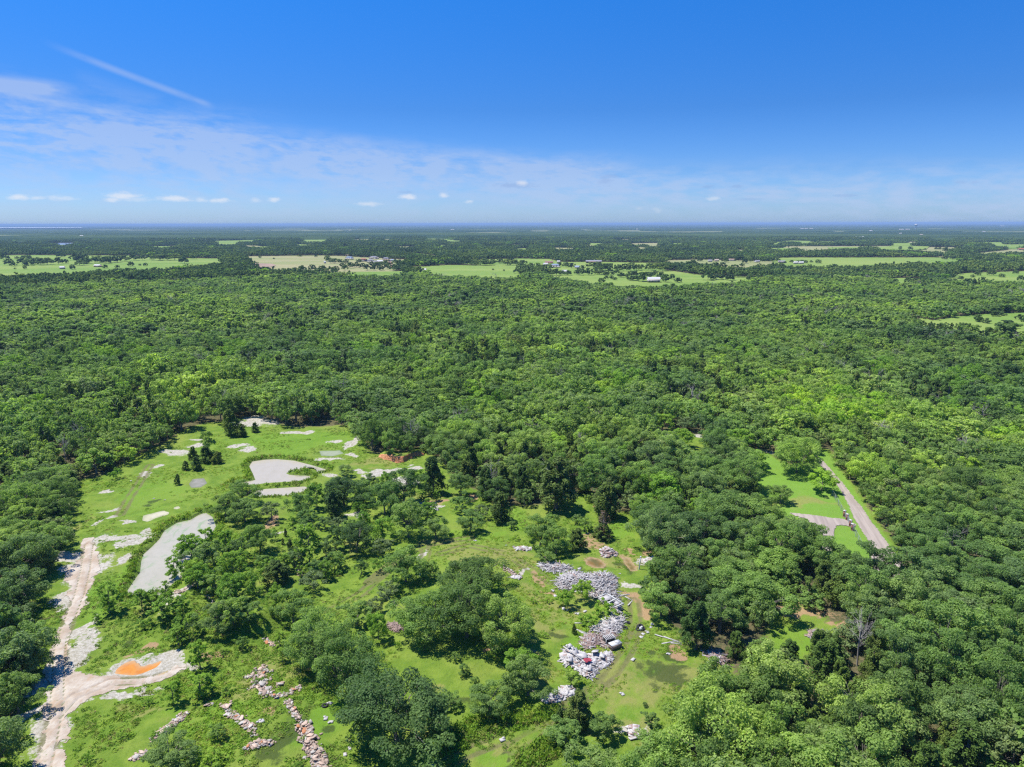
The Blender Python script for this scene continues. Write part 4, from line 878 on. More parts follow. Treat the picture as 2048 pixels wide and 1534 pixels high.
# small understorey trees where the canopy leaves holes
und = grid_pts(40, 300, 3.6, 19); und = und[~blocked(und[:, 0], und[:, 1], 0.6)]
tall = np.array([(near[i][0], near[i][1], 3.2) for i in range(len(near))] + [(a, b, c * .85) for a, b, c in clear_xy]); gap_ok = np.ones(len(und), bool)
for c_ in range(0, len(und), 500):
    q_ = und[c_:c_ + 500]; d2 = (q_[:, None, 0] - tall[None, :, 0]) ** 2 + (q_[:, None, 1] - tall[None, :, 1]) ** 2; gap_ok[c_:c_ + 500] = (d2 > tall[None, :, 2] ** 2).all(1)
und = und[gap_ok & (np.hypot(und[:, 0], und[:, 1]) < 235)]; ru_ = R_(20)
for x, y in und: stuff_near.append((x, y, int(ru_.choice([0, 0, 0, 1, 4])), ru_.uniform(1.7, 2.8), ru_.uniform(3.0, 5.6)))
# ---- prototypes for the mass of forest (one stuff object, geometry nodes)
def forest_collection(name, specs):
    c = bpy.data.collections.new(name); info = []
    for i, sp in enumerate(specs):
        me = sp(i); o = bpy.data.objects.new('%s_%03d' % (name, i), me); c.objects.link(o); info.append(o)
    return c
def joint(style, mat, R, H, n, per, leaf, seed, trunk=True, flat=0.7, fill=0.7, offs=((0, 0, 1),)):
    def f(i):
        Vs = []; Fs = []; vs = []; k0 = 0
        for j, (ox_, oy_, sc) in enumerate(offs):
            r = R_(seed + 13 * i + j)
            V, F, vv, L = crown_arrays(style, R * sc, H * sc, n, per, leaf, r, flat, fill)
            V = V + np.array([ox_, oy_, 0]); Vs.append(V); Fs.append(F + k0); vs.append(vv); k0 += len(V)
        V = np.concatenate(Vs); F = np.concatenate(Fs); vv = np.concatenate(vs); mi = np.zeros(len(F), int)
        if trunk:
            mb = trunk_mb(style, R, H, L, r, 5); tv = np.concatenate(mb.v); tq = np.concatenate(mb.q)
            F = np.concatenate([F, tq + len(V)]); V = np.concatenate([V, tv]); mi = np.concatenate([mi, np.ones(len(tq), int)]); vv = np.concatenate([vv, np.full(len(tq), 0.5)])
        return mesh_np('forest_piece', V, F, [M[mat], M['bark']], False, {'v': ('FACE', vv)}, mi)
    return f
MATK = {0: 'oak', 1: 'juniper', 2: 'bright', 4: 'greyleaf'}
def deadf(s): return lambda i: dead_mb(2.4, 6.5, R_(s), 0.8).mesh('forest_piece', M['deadwood'])
def lod(n, per, leaf, base):
    sp = [joint('oak', 'oak', 4.5, 8.5, n, per, leaf, base) for _ in range(5)]
    sp += [joint('juniper', 'juniper', 2.7, 7.0, int(n * .8), per, leaf * .85, base + 1) for _ in range(2)]
    sp += [joint('oak', 'bright', 4.5, 8.5, n, per, leaf, base + 2) for _ in range(2)]
    sp += [deadf(base + 3)]; sp += [joint('oak', 'greyleaf', 4.5, 8.5, n, per, leaf, base + 4)]
    return sp
def pick_idx(k, rr):
    n = len(k); o = np.zeros(n, int)
    o[k == 0] = rr.integers(0, 5, (k == 0).sum()); o[k == 1] = 5 + rr.integers(0, 2, (k == 1).sum()); o[k == 2] = 7 + rr.integers(0, 2, (k == 2).sum()); o[k == 3] = 9; o[k == 4] = 10
    return o

def gn_scatter(name, pts, rot, scl, idx, coll, label=None):
    me = bpy.data.meshes.new(name); me.vertices.add(len(pts)); me.vertices.foreach_set('co', np.asarray(pts, np.float32).ravel())
    a = me.attributes.new('pick', 'INT', 'POINT'); a.data.foreach_set('value', np.asarray(idx, np.int32))
    a = me.attributes.new('spin', 'FLOAT_VECTOR', 'POINT'); v = np.zeros((len(pts), 3), np.float32); v[:, 2] = rot; a.data.foreach_set('vector', v.ravel())
    a = me.attributes.new('size', 'FLOAT_VECTOR', 'POINT'); a.data.foreach_set('vector', np.asarray(scl, np.float32).ravel())
    o = link(name, me); tag(o, label, None, None, 'stuff')
    ng = bpy.data.node_groups.new(name, 'GeometryNodeTree')
    ng.interface.new_socket('Geometry', in_out='INPUT', socket_type='NodeSocketGeometry'); ng.interface.new_socket('Geometry', in_out='OUTPUT', socket_type='NodeSocketGeometry')
    N = ng.nodes; Lk = ng.links
    gi = N.new('NodeGroupInput'); go = N.new('NodeGroupOutput'); iop = N.new('GeometryNodeInstanceOnPoints'); ci = N.new('GeometryNodeCollectionInfo')
    ci.inputs['Collection'].default_value = coll; ci.inputs['Separate Children'].default_value = True; ci.inputs['Reset Children'].default_value = True
    def at(nm, dt):
        n_ = N.new('GeometryNodeInputNamedAttribute'); n_.data_type = dt; n_.inputs['Name'].default_value = nm
        return n_.outputs[0]
    e2r = N.new('FunctionNodeEulerToRotation'); Lk.new(at('spin', 'FLOAT_VECTOR'), e2r.inputs[0])
    Lk.new(gi.outputs[0], iop.inputs['Points']); Lk.new(ci.outputs[0], iop.inputs['Instance']); iop.inputs['Pick Instance'].default_value = True
    Lk.new(at('pick', 'INT'), iop.inputs['Instance Index']); Lk.new(e2r.outputs[0], iop.inputs['Rotation']); Lk.new(at('size', 'FLOAT_VECTOR'), iop.inputs['Scale'])
    Lk.new(iop.outputs[0], go.inputs[0])
    md = o.modifiers.new('scatter', 'NODES'); md.node_group = ng
    return o

CL1 = forest_collection('forest_near', lod(46, 44, 0.58, 1000))
CL2 = forest_collection('forest_mid', lod(26, 34, 0.95, 2000) + [joint('oak', 'oakfar_shaded', 4.5, 6.6, 34, 46, 0.9, 2600) for _ in range(3)])
sn = np.array([(a, b, c, d, e) for a, b, c, d, e in stuff_near]) if stuff_near else np.zeros((0, 5))
def scl_of(k, Rm, h):
    R0 = np.where(k == 1, 2.7, np.where(k == 3, 2.4, 4.5)); H0 = np.where(k == 1, 7.0, np.where(k == 3, 6.5, 8.5)); return np.stack([Rm / R0, Rm / R0, h / H0], -1)
mid = grid_pts(235, 430, 6.1, 13, 0.45, 0.80); mid = mid[~blocked(mid[:, 0], mid[:, 1], 0.4)]
def dims(P_, rr, spacing):
    k = classify(P_[:, 0], P_[:, 1], rr); n = len(P_)
    big = (fbm(P_[:, 0], P_[:, 1], 60, 3, 55))
    h = 8.2 * (0.65 + 0.7 * big) * rr.uniform(0.78, 1.24, n); Rm = spacing * 0.62 * rr.uniform(0.75, 1.45, n)
    em = rr.random(n) < 0.12; Rm = np.where(em, Rm * 1.45, Rm); h = np.where(em, h * 1.22, h)
    Rm = np.where(k == 1, Rm * 0.74, np.where(k == 3, Rm * 0.7, np.where(k == 0, Rm, Rm * 0.88))); h = np.where((k == 2) | (k == 4), h * 0.92, h)
    return k, Rm, h
k1, R1, h1 = dims(mid, R_(14), 6.1)
if len(sn):
    allp = np.concatenate([sn[:, :2], mid]); kA = np.concatenate([sn[:, 2].astype(int), k1]); RA = np.concatenate([sn[:, 3], R1]); hA = np.concatenate([sn[:, 4], h1])
else: allp, kA, RA, hA = mid, k1, R1, h1
za = height(allp[:, 0], allp[:, 1]) * (np.hypot(allp[:, 0], allp[:, 1]) < 300)
rr = R_(15)
gn_scatter('forest', np.column_stack([allp, za - 0.05]), rr.uniform(0, 6.28, len(allp)), scl_of(kA, RA, hA), pick_idx(kA, rr), CL1, 'dense green oak and juniper forest closing round the clearing')
far1 = grid_pts(430, 900, 6.8, 16, 0.45, 0.78); far1 = far1[~blocked(far1[:, 0], far1[:, 1])]
k2, R2, h2 = dims(far1, rr, 6.8); h2 = h2 * 0.88
# single trees and groves out on the pastures (x, y of foot, width in pixels)
PT = [(7, 521, 16), (18, 531, 15), (28, 534, 11), (34, 519, 7), (48, 519, 9), (58, 519, 10), (45, 531, 17), (57, 532, 14), (70, 529, 18), (82, 531, 18), (95, 530, 20), (117, 529, 16), (131, 528, 11), (118, 515, 9), (128, 515, 8), (150, 521, 18), (160, 524, 18), (170, 519, 16), (175, 528, 14), (160, 532, 13),
      (190, 527, 17), (200, 526, 17), (212, 528, 17), (222, 526, 15), (235, 525, 17), (250, 524, 17), (268, 522, 15), (285, 521, 13), (300, 520, 14), (320, 521, 18), (335, 521, 18), (350, 521, 16), (262, 534, 12), (291, 533, 8), (280, 532, 5), (50, 539, 9), (369, 528, 17), (386, 519, 12), (362, 522, 6), (30, 539, 4), (235, 537, 8), (145, 540, 12), (210, 538, 10),
      (484, 521, 7), (520, 517, 6), (548, 519, 4), (553, 512, 8), (632, 515, 6), (600, 514, 5), (585, 512, 4),
      (668, 527, 12), (680, 527, 10), (655, 524, 14), (692, 528, 10), (665, 546, 14), (672, 544, 13), (686, 536, 12), (700, 537, 14), (712, 536, 13), (725, 537, 12), (735, 541, 14), (690, 541, 12), (745, 534, 12), (754, 536, 14), (764, 534, 12), (772, 533, 13), (718, 527, 10), (748, 541, 13), (762, 542, 12), (774, 539, 12), (645, 543, 14), (625, 542, 14), (605, 543, 14), (590, 545, 12), (800, 529, 11), (790, 529, 12), (806, 540, 12), (818, 541, 13), (828, 543, 10), (820, 531, 10), (835, 530, 10), (843, 531, 12), (853, 531, 13), (862, 530, 12), (872, 530, 12), (882, 529, 10), (900, 526, 11), (905, 524, 9), (832, 516, 8), (792, 511, 12), (785, 508, 8), (858, 521, 5), (880, 521, 8), (925, 525, 12), (940, 527, 12), (955, 527, 12), (970, 528, 14), (985, 529, 12), (1000, 528, 13), (1015, 531, 14), (1030, 531, 14), (1020, 524, 12), (1045, 533, 15),
      (986, 541, 4), (1008, 543, 3), (1062, 538, 14), (1075, 536, 12), (1088, 541, 14), (1100, 539, 12), (1060, 550, 18), (1072, 552, 18), (1084, 553, 18), (1094, 551, 14), (1048, 545, 16), (1040, 538, 14), (1113, 552, 17), (1124, 551, 12), (1136, 552, 13), (1120, 533, 10), (1132, 535, 12), (1143, 537, 13), (1105, 521, 12), (1118, 523, 12), (1138, 522, 14), (1160, 551, 17), (1177, 551, 17), (1153, 549, 10), (1165, 539, 10), (1192, 549, 12), (1203, 550, 12),
      (1190, 537, 16), (1200, 541, 16), (1212, 542, 18), (1220, 542, 18), (1196, 545, 14), (1218, 546, 12), (1238, 543, 16), (1248, 543, 17), (1262, 543, 20), (1273, 542, 16), (1284, 541, 14), (1297, 541, 16), (1312, 543, 20), (1325, 543, 20), (1305, 537, 12), (1212, 559, 9), (1213, 552, 10), (1223, 559, 9), (1224, 551, 9), (1230, 561, 8), (1203, 567, 13), (1211, 573, 9), (1242, 556, 13), (1254, 556, 10), (1234, 549, 12), (1266, 553, 13), (1267, 562, 13), (1257, 560, 7), (1286, 564, 24), (1294, 556, 14), (1301, 552, 10), (1310, 551, 12), (1322, 558, 16), (1331, 565, 18), (1316, 563, 12), (1344, 559, 12), (1356, 566, 13), (1338, 541, 8),
      (1378, 537, 16), (1385, 536, 18), (1398, 538, 12), (1406, 539, 14), (1416, 540, 14), (1430, 541, 18), (1443, 541, 18), (1378, 547, 22), (1391, 542, 10), (1467, 548, 22), (1453, 549, 16), (1484, 555, 16), (1476, 546, 12), (1495, 549, 16), (1506, 550, 18), (1520, 550, 18), (1528, 547, 16), (1416, 561, 22), (1432, 560, 14), (1446, 560, 14), (1460, 562, 16), (1500, 562, 14), (1516, 564, 16), (1484, 534, 9), (1400, 524, 10), (1426, 523, 9), (1450, 526, 12), (1478, 523, 16), (1500, 525, 12), (1490, 528, 12), (1525, 525, 10), (1536, 525, 11), (1545, 523, 9), (1555, 523, 8), (1583, 526, 7), (1595, 528, 8), (1603, 526, 7), (1610, 527, 7), (1622, 526, 6), (1636, 528, 10), (1570, 527, 5),
      (1470, 520, 10), (1512, 519, 10), (1840, 503, 6), (1850, 501, 5), (1872, 500, 6), (1880, 500, 6), (1905, 501, 5), (1892, 505, 12), (1912, 512, 14), (1890, 520, 10), (1820, 500, 8), (1800, 500, 8), (1925, 514, 16), (1940, 516, 14), (1905, 520, 10),
      (1910, 566, 10), (1922, 560, 9), (1955, 552, 11), (1965, 564, 12), (1983, 552, 14), (2003, 556, 10), (2030, 549, 10), (1975, 570, 10), (1935, 569, 14), (1945, 556, 8), (2040, 563, 14), (1900, 573, 14), (1815, 568, 16), (1830, 566, 12), (1838, 570, 12), (1790, 566, 10), (1922, 659, 17), (1933, 661, 18), (1956, 645, 17), (1972, 648, 14), (2013, 657, 20), (2038, 640, 14), (1990, 634, 16), (2000, 632, 12), (1863, 655, 12), (1940, 668, 14), (2046, 645, 10), (1845, 651, 12)]
ptw = np.array(PT, float); gp = G(ptw[:, 0], ptw[:, 1] - 0.6); sc = P(gp[:, 0], gp[:, 1])[2] / F_PX
kp = np.where(R_(5).random(len(gp)) < 0.12, 1, 0); Rp = np.clip(ptw[:, 2] / 2 * sc * 1.05, 1.5, 11); hp = np.clip(Rp * 1.75, 3, 12.5)
allp = np.concatenate([far1, gp]); kA = np.concatenate([k2, kp]); RA = np.concatenate([R2, Rp]); hA = np.concatenate([h2, hp])
pi_ = pick_idx(kA, rr); pi_[len(far1):] = 11 + rr.integers(0, 3, len(gp)); sA = scl_of(kA, RA, hA); sA[len(far1):, 2] = hp / 6.6
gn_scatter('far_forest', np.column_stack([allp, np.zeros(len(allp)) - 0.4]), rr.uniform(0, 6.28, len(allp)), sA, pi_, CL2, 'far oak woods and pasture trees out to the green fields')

# ---- groves beyond the fields: pieces of wood a few crowns across
offs = ((0, 0, 1), (7, 2, .9), (-5, 6, 1.1), (3, -7, .95), (-8, -4, .85))
CL3 = forest_collection('forest_distant', [joint('oak', 'oakfar_shaded', 5.4, 9.0, 12, 14, 2.0, 3000 + 31 * j, False, 0.8, 0.6, offs) for j in range(6)] + [joint('oak', 'bright', 5.4, 9.0, 9, 12, 2.2, 3400, False, 0.8, 0.4, offs)])
far2 = grid_pts(900, 3300, 14.5, 17, 0.45, 0.78); far2 = far2[~blocked(far2[:, 0], far2[:, 1])]
# a scatter of small openings, denser to the left and centre
big = fbm(far2[:, 0], far2[:, 1] * 1.5, 260, 3, 91); n_ = len(far2)
s2 = (0.62 + 0.75 * big) * rr.uniform(0.8, 1.25, n_)
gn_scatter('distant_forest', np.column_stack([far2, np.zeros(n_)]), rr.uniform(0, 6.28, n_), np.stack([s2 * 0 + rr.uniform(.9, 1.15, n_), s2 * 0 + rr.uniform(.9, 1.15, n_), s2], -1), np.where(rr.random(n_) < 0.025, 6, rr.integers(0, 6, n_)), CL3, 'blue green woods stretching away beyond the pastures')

# ---- the plain beyond three kilometres: a wooded sheet with its own relief
m, t, out = newmat('wooded_plain'); pos = geo_pos(t)
st = t.v('MULTIPLY', pos, (0.4, 1.0, 1.0))
n1 = t.noise(st, 0.0016, 6, 0.6); n2 = t.noise(pos, 0.02, 5, 0.7); n3 = t.noise(t.v('MULTIPLY', pos, (0.25, 1, 1)), 0.0035, 5, 0.62)
col = t.mix(t.ss(n1, 0.38, 0.62), (0.022, 0.045, 0.016), (0.055, 0.085, 0.026)); col = t.mix(t.m('MULTIPLY', t.ss(n2, 0.4, 0.7), 0.5), col, (0.025, 0.045, 0.016))
fld = t.n('ShaderNodeAttribute', attribute_name='open').outputs['Fac']
col = t.mix(t.ss(fld, 0.45, 0.55), col, t.mix(n3, (0.10, 0.14, 0.045), (0.19, 0.18, 0.10)))
principled(t, out, col, 1.0, 0.0); M['plain'] = m
rad = 3150.0 * (68000.0 / 3150.0) ** (np.linspace(0, 1, 620)); ang = np.radians(np.linspace(-44, 44, 900))
RR, AA = np.meshgrid(rad, ang, indexing='ij'); X = RR * np.sin(AA); Y = RR * np.cos(AA)
opn = fbm(X * 0.45, Y * 0.28, 330, 3, 44); thr = 0.645 + 0.03 * sstep(6000, 14000, RR)
hole = sstep(thr, thr + 0.02, opn)
Z = (6.5 + 5 * fbm(X, Y, 420, 3, 8) + 5.0 * (fbm(X, Y, 60, 2, 9) - 0.5) * sstep(9000, 4000, RR)) * (1 - hole) + 0.4 * hole
Z = Z + 26 * sstep(9000, 30000, RR) * (fbm(X * 0.5, Y, 6000, 3, 12) - 0.35)
Z[0] = -1
for p in LAKES: Z[inside(p, X, Y)] = 0.0
n_r, n_a = RR.shape; idx = np.arange(n_r * n_a).reshape(n_r, n_a)
Q = np.stack([idx[:-1, :-1], idx[:-1, 1:], idx[1:, 1:], idx[1:, :-1]], -1).reshape(-1, 4)[:, ::-1]
o = link('wooded_plain', mesh_np('wooded_plain', np.stack([X, Y, Z], -1).reshape(-1, 3), Q, M['plain'], True, {'open': ('POINT', hole.ravel())}))
tag(o, 'dark blue wooded plain reaching to the horizon', None, None, 'stuff')
ngon('lake_water', LAKE2, 22, plain('pale_lake', (0.6, 0.62, 0.66), 0.4, 0.05, 0.001))
# ------------------------------------------------------------------ weeds and rough grass over the clearing (nobody could count it)
M['weed'] = leafmat('weed_leaves', [(0.0, (0.10, 0.20, 0.02)), (0.35, (0.15, 0.28, 0.028)), (0.7, (0.20, 0.30, 0.038)), (0.9, (0.20, 0.25, 0.055)), (1.0, (0.20, 0.17, 0.075))], trans=0.35, var=0.2, gloss=0.1)
def tuft(i):
    r = R_(5000 + i); n = 26; a = r.uniform(0, 6.28, n); q = np.sqrt(r.random(n)) * 0.5
    C = np.stack([np.cos(a) * q, np.sin(a) * q, r.uniform(0.05, 0.5, n) * (1 - q)], -1)
    V, F = leaf_quads(C, np.stack([np.cos(a) * .5, np.sin(a) * .5, np.full(n, 0.8)], -1) + r.normal(scale=.4, size=(n, 3)), 0.30, 0.5, r)
    return mesh_np('tuft', V, F, M['weed'], False, {'v': ('FACE', r.random(n))})
CW = forest_collection('weeds', [tuft] * 5)
r = R_(60); n = 110000
c0 = CLEAR.min(0); c1 = CLEAR.max(0); wx = r.uniform(c0[0], c1[0], n); wy = c0[1] + (c1[1] - c0[1]) * r.random(n) ** 1.5
keep = (sdf(CLEAR, wx, wy, 5) < 2.5) & (sdf(TRACK, wx, wy, 5) > 0.2)
for k, p in PONDS.items(): keep &= sdf(p, wx, wy, 5) > (0.3 if k not in ('orange', 'yellow') else 2.0)
sa = ell(SAND, wx, wy); keep &= (sa < 0.45) | (r.random(n) < 0.06)
rim = np.minimum.reduce([np.abs(sdf(PONDS[k], wx, wy, 5)) for k in ('reed', 'main', 'sliver')]) < 1.6
den = fbm(wx, wy, 9, 4, 71); slope = sdf(px([(60, 1200), (420, 1170), (560, 1290), (700, 1420), (720, 1560), (100, 1560)]), wx, wy, 3) < 0
band = (sdf(px([(830, 1485), (960, 1432), (1090, 1418), (1135, 1428), (1060, 1452), (960, 1488), (880, 1522)]), wx, wy, 3) < 0) | (sdf(px([(1040, 1500), (1110, 1470), (1160, 1480), (1080, 1545), (1020, 1560)]), wx, wy, 3) < 0)
keep &= band | (den > 0.50) & (r.random(n) < 0.75) | rim | (slope & (r.random(n) < 0.55) & (den > 0.40))
rim = rim | band; wx, wy, rim, slope = wx[keep], wy[keep], rim[keep], slope[keep]
sz = r.uniform(0.45, 1.0, len(wx)) * np.where(rim, 1.25, np.where(slope, 1.0, 0.75)); szz = sz * r.uniform(0.5, 1.3, len(wx)) * np.where(rim, 1.6, 0.8)
gn_scatter('weeds', np.column_stack([wx, wy, height(wx, wy) - 0.03]), r.uniform(0, 6.28, len(wx)), np.stack([sz, sz, szz], -1), r.integers(0, 5, len(wx)), CW, 'rough green weeds and grass tufts over the clearing')

# ------------------------------------------------------------------ broken concrete slabs
M['slab'] = plain('pinkish_concrete', (0.38, 0.28, 0.215), 0.9, 0.16, 1.2, objvar=0.28)
M['slabgrey'] = plain('grey_concrete', (0.36, 0.33, 0.29), 0.9, 0.14, 1.2, objvar=0.2)
M['slaborange'] = plain('rust_stained_concrete', (0.38, 0.16, 0.07), 0.9, 0.15, 1.2, objvar=0.15)
def slab_mesh(i, mat):
    r = R_(6000 + i); k = int(r.integers(4, 6)); a = np.sort(np.linspace(0, 2 * math.pi, k, endpoint=False) + r.uniform(-.35, .35, k)); q = r.uniform(0.42, 0.66, k)
    asp = r.uniform(0.55, 0.95); T_ = np.stack([np.cos(a) * q, np.sin(a) * q * asp], -1); h = 0.13 * r.uniform(0.8, 1.3)
    V = np.concatenate([np.c_[T_ * 1.03, np.full(k, -h / 2)], np.c_[T_ * 1.0, np.full(k, h / 2 - 0.012)], np.c_[T_ * 0.985, np.full(k, h / 2)]])
    Fs = [np.array([list(range(k))[::-1]]), np.array([list(range(2 * k, 3 * k))])]
    Fs.append(np.array([[j + o_ * k, (j + 1) % k + o_ * k, (j + 1) % k + (o_ + 1) * k, j + (o_ + 1) * k] for o_ in (0, 1) for j in range(k)]))
    return mesh_np('concrete_chunk', V, Fs, mat)
SL = {k: [slab_mesh(i, M[k]) for i in range(6)] for k in ('slab', 'slabgrey', 'slaborange')}
ROWS = [  # centre line in photo pixels, half width px, number, size m, words, share orange, stacking
    ([(527, 1338), (520, 1360), (530, 1388), (545, 1398)], 15, 34, 1.25, 'in the uppermost row', 0.12, 0.5),
    ([(547, 1398), (575, 1395), (600, 1378)], 7, 14, 1.1, 'under the twin oaks', 0.3, 0.3),
    ([(562, 1373), (556, 1376)], 5, 3, 1.5, 'alone above the rubble arm', 0, 0.0),
    ([(575, 1408), (588, 1425), (596, 1442)], 8, 24, 0.95, 'in the short row below the arm', 0.05, 0.4),
    ([(606, 1455), (615, 1480), (628, 1505), (645, 1540)], 18, 64, 1.35, 'in the lower row', 0.04, 0.7),
    ([(452, 1412), (462, 1432), (480, 1445), (500, 1460), (510, 1478)], 11, 26, 1.25, 'in the left row', 0.12, 0.35),
    ([(495, 1505), (520, 1495), (540, 1490)], 11, 22, 1.35, 'in the left row end heap', 0.35, 0.5),
    ([(310, 1478), (330, 1458), (350, 1445), (374, 1425)], 8, 24, 1.2, 'in the row above the bottom oak', 0, 0.3),
    ([(266, 1522), (278, 1510), (290, 1505)], 8, 12, 1.1, 'left of the bottom oak', 0, 0.2),
    ([(414, 1411), (422, 1409)], 3, 2, 1.6, 'alone below the airy young tree', 0, 0),
    ([(490, 1362), (505, 1350), (512, 1372), (498, 1382)], 8, 10, 1.1, 'left of the uppermost rubble row', 0.1, 0.1),
    ([(532, 1280), (545, 1290), (552, 1283)], 8, 9, 1.1, 'under the dark sided oak', 0.5, 0.1),
    ([(420, 1205), (432, 1215), (445, 1212)], 8, 7, 1.1, 'on the slope below the thicket', 0.1, 0.1),
    ([(1008, 1140), (1020, 1148), (1038, 1160)], 7, 16, 0.9, 'beside the curved path', 0.1, 0.4),
    ([(594, 1138), (600, 1146)], 6, 8, 1.0, 'among the thicket trees', 0.2, 0.3),
    ([(352, 1195), (362, 1205), (385, 1180)], 8, 8, 1.2, 'on the slope at the pond foot', 0.0, 0.1)]
def crumbs():
    r = R_(63); mbs = [MB(), MB()]
    for (line, hw, n, size, words, po, st) in ROWS:
        L = np.array(line, float); seg = np.linalg.norm(np.diff(L, axis=0), axis=1); cum = np.concatenate([[0], np.cumsum(seg)]); m_ = int(n * 6)
        u = r.random(m_) * cum[-1]; i = np.clip(np.searchsorted(cum, u) - 1, 0, len(seg) - 1); f = (u - cum[i]) / np.maximum(seg[i], 1e-6)
        pp = L[i] * (1 - f)[:, None] + L[i + 1] * f[:, None] + r.normal(0, hw * 0.5, (m_, 2)) * (1, 0.6); g_ = G(pp[:, 0], pp[:, 1]); z = height(g_[:, 0], g_[:, 1])
        for j in range(m_): q = size * r.uniform(0.12, 0.45); mbs[int(r.random() < .35)].box((g_[j, 0], g_[j, 1], z[j] + .04 + .35 * st * r.random()), (q, q * r.uniform(.5, .9), .05 + .1 * r.random()), rotm(r.uniform(0, 6.28), r.normal(0, .3), r.normal(0, .3)), .92)
    V = [np.concatenate(b.v) for b in mbs]; F = [np.concatenate(b.q) for b in mbs]
    me = mesh_np('rubble', np.concatenate(V), np.concatenate([F[0], F[1] + len(V[0])]), [M['slab'], M['slabgrey']], False, None, np.concatenate([np.zeros(len(F[0]), int), np.ones(len(F[1]), int)]))
    tag(link('rubble', me), 'small pinkish crumbs of concrete between the broken slabs', None, None, 'stuff')
crumbs()
r = R_(61); WORDS = ['flat broken slab', 'tilted broken slab', 'jagged concrete slab', 'broken pink slab']
for (line, hw, n, size, words, po, st) in ROWS:
    po *= .6
    L = np.array(line, float); seg = np.linalg.norm(np.diff(L, axis=0), axis=1); cum = np.concatenate([[0], np.cumsum(seg)])
    for j in range(n):
        u = r.random() * cum[-1]; i = min(len(seg) - 1, int(np.searchsorted(cum, u) - 1 if u > 0 else 0)); f = (u - cum[i]) / max(seg[i], 1e-6)
        p = L[i] * (1 - f) + L[i + 1] * f + r.normal(0, hw * 0.36, 2) * (1, 0.6); g_ = G(*p); x, y = float(g_[0]), float(g_[1])
        col = 'slaborange' if r.random() < po else 'slab' if r.random() < 0.72 else 'slabgrey'
        s = size * r.uniform(0.4, 0.85); tilt = r.normal(0, 0.15, 2)
        o = link('concrete_chunk', SL[col][int(r.integers(6))]); lift = st * r.random() ** 1.5 * 0.6
        o.location = (x, y, hz(x, y) + 0.07 * s + abs(tilt[0]) * s * 0.35 + lift); o.rotation_euler = (tilt[0], tilt[1], r.uniform(0, 6.28)); o.scale = (s, s, 0.75); o['kind'] = 'thing'
        w_ = 'rust orange slab' if col == 'slaborange' else 'grey concrete slab' if col == 'slabgrey' else WORDS[int(r.integers(4))] if abs(tilt[0]) > .15 else WORDS[(0, 2, 3)[int(r.integers(3))]]
        tag(o, uniq(w_ + ' ' + words, x, y, 0.2), 'concrete slab', 'broken concrete slabs tipped in rows on the grass')

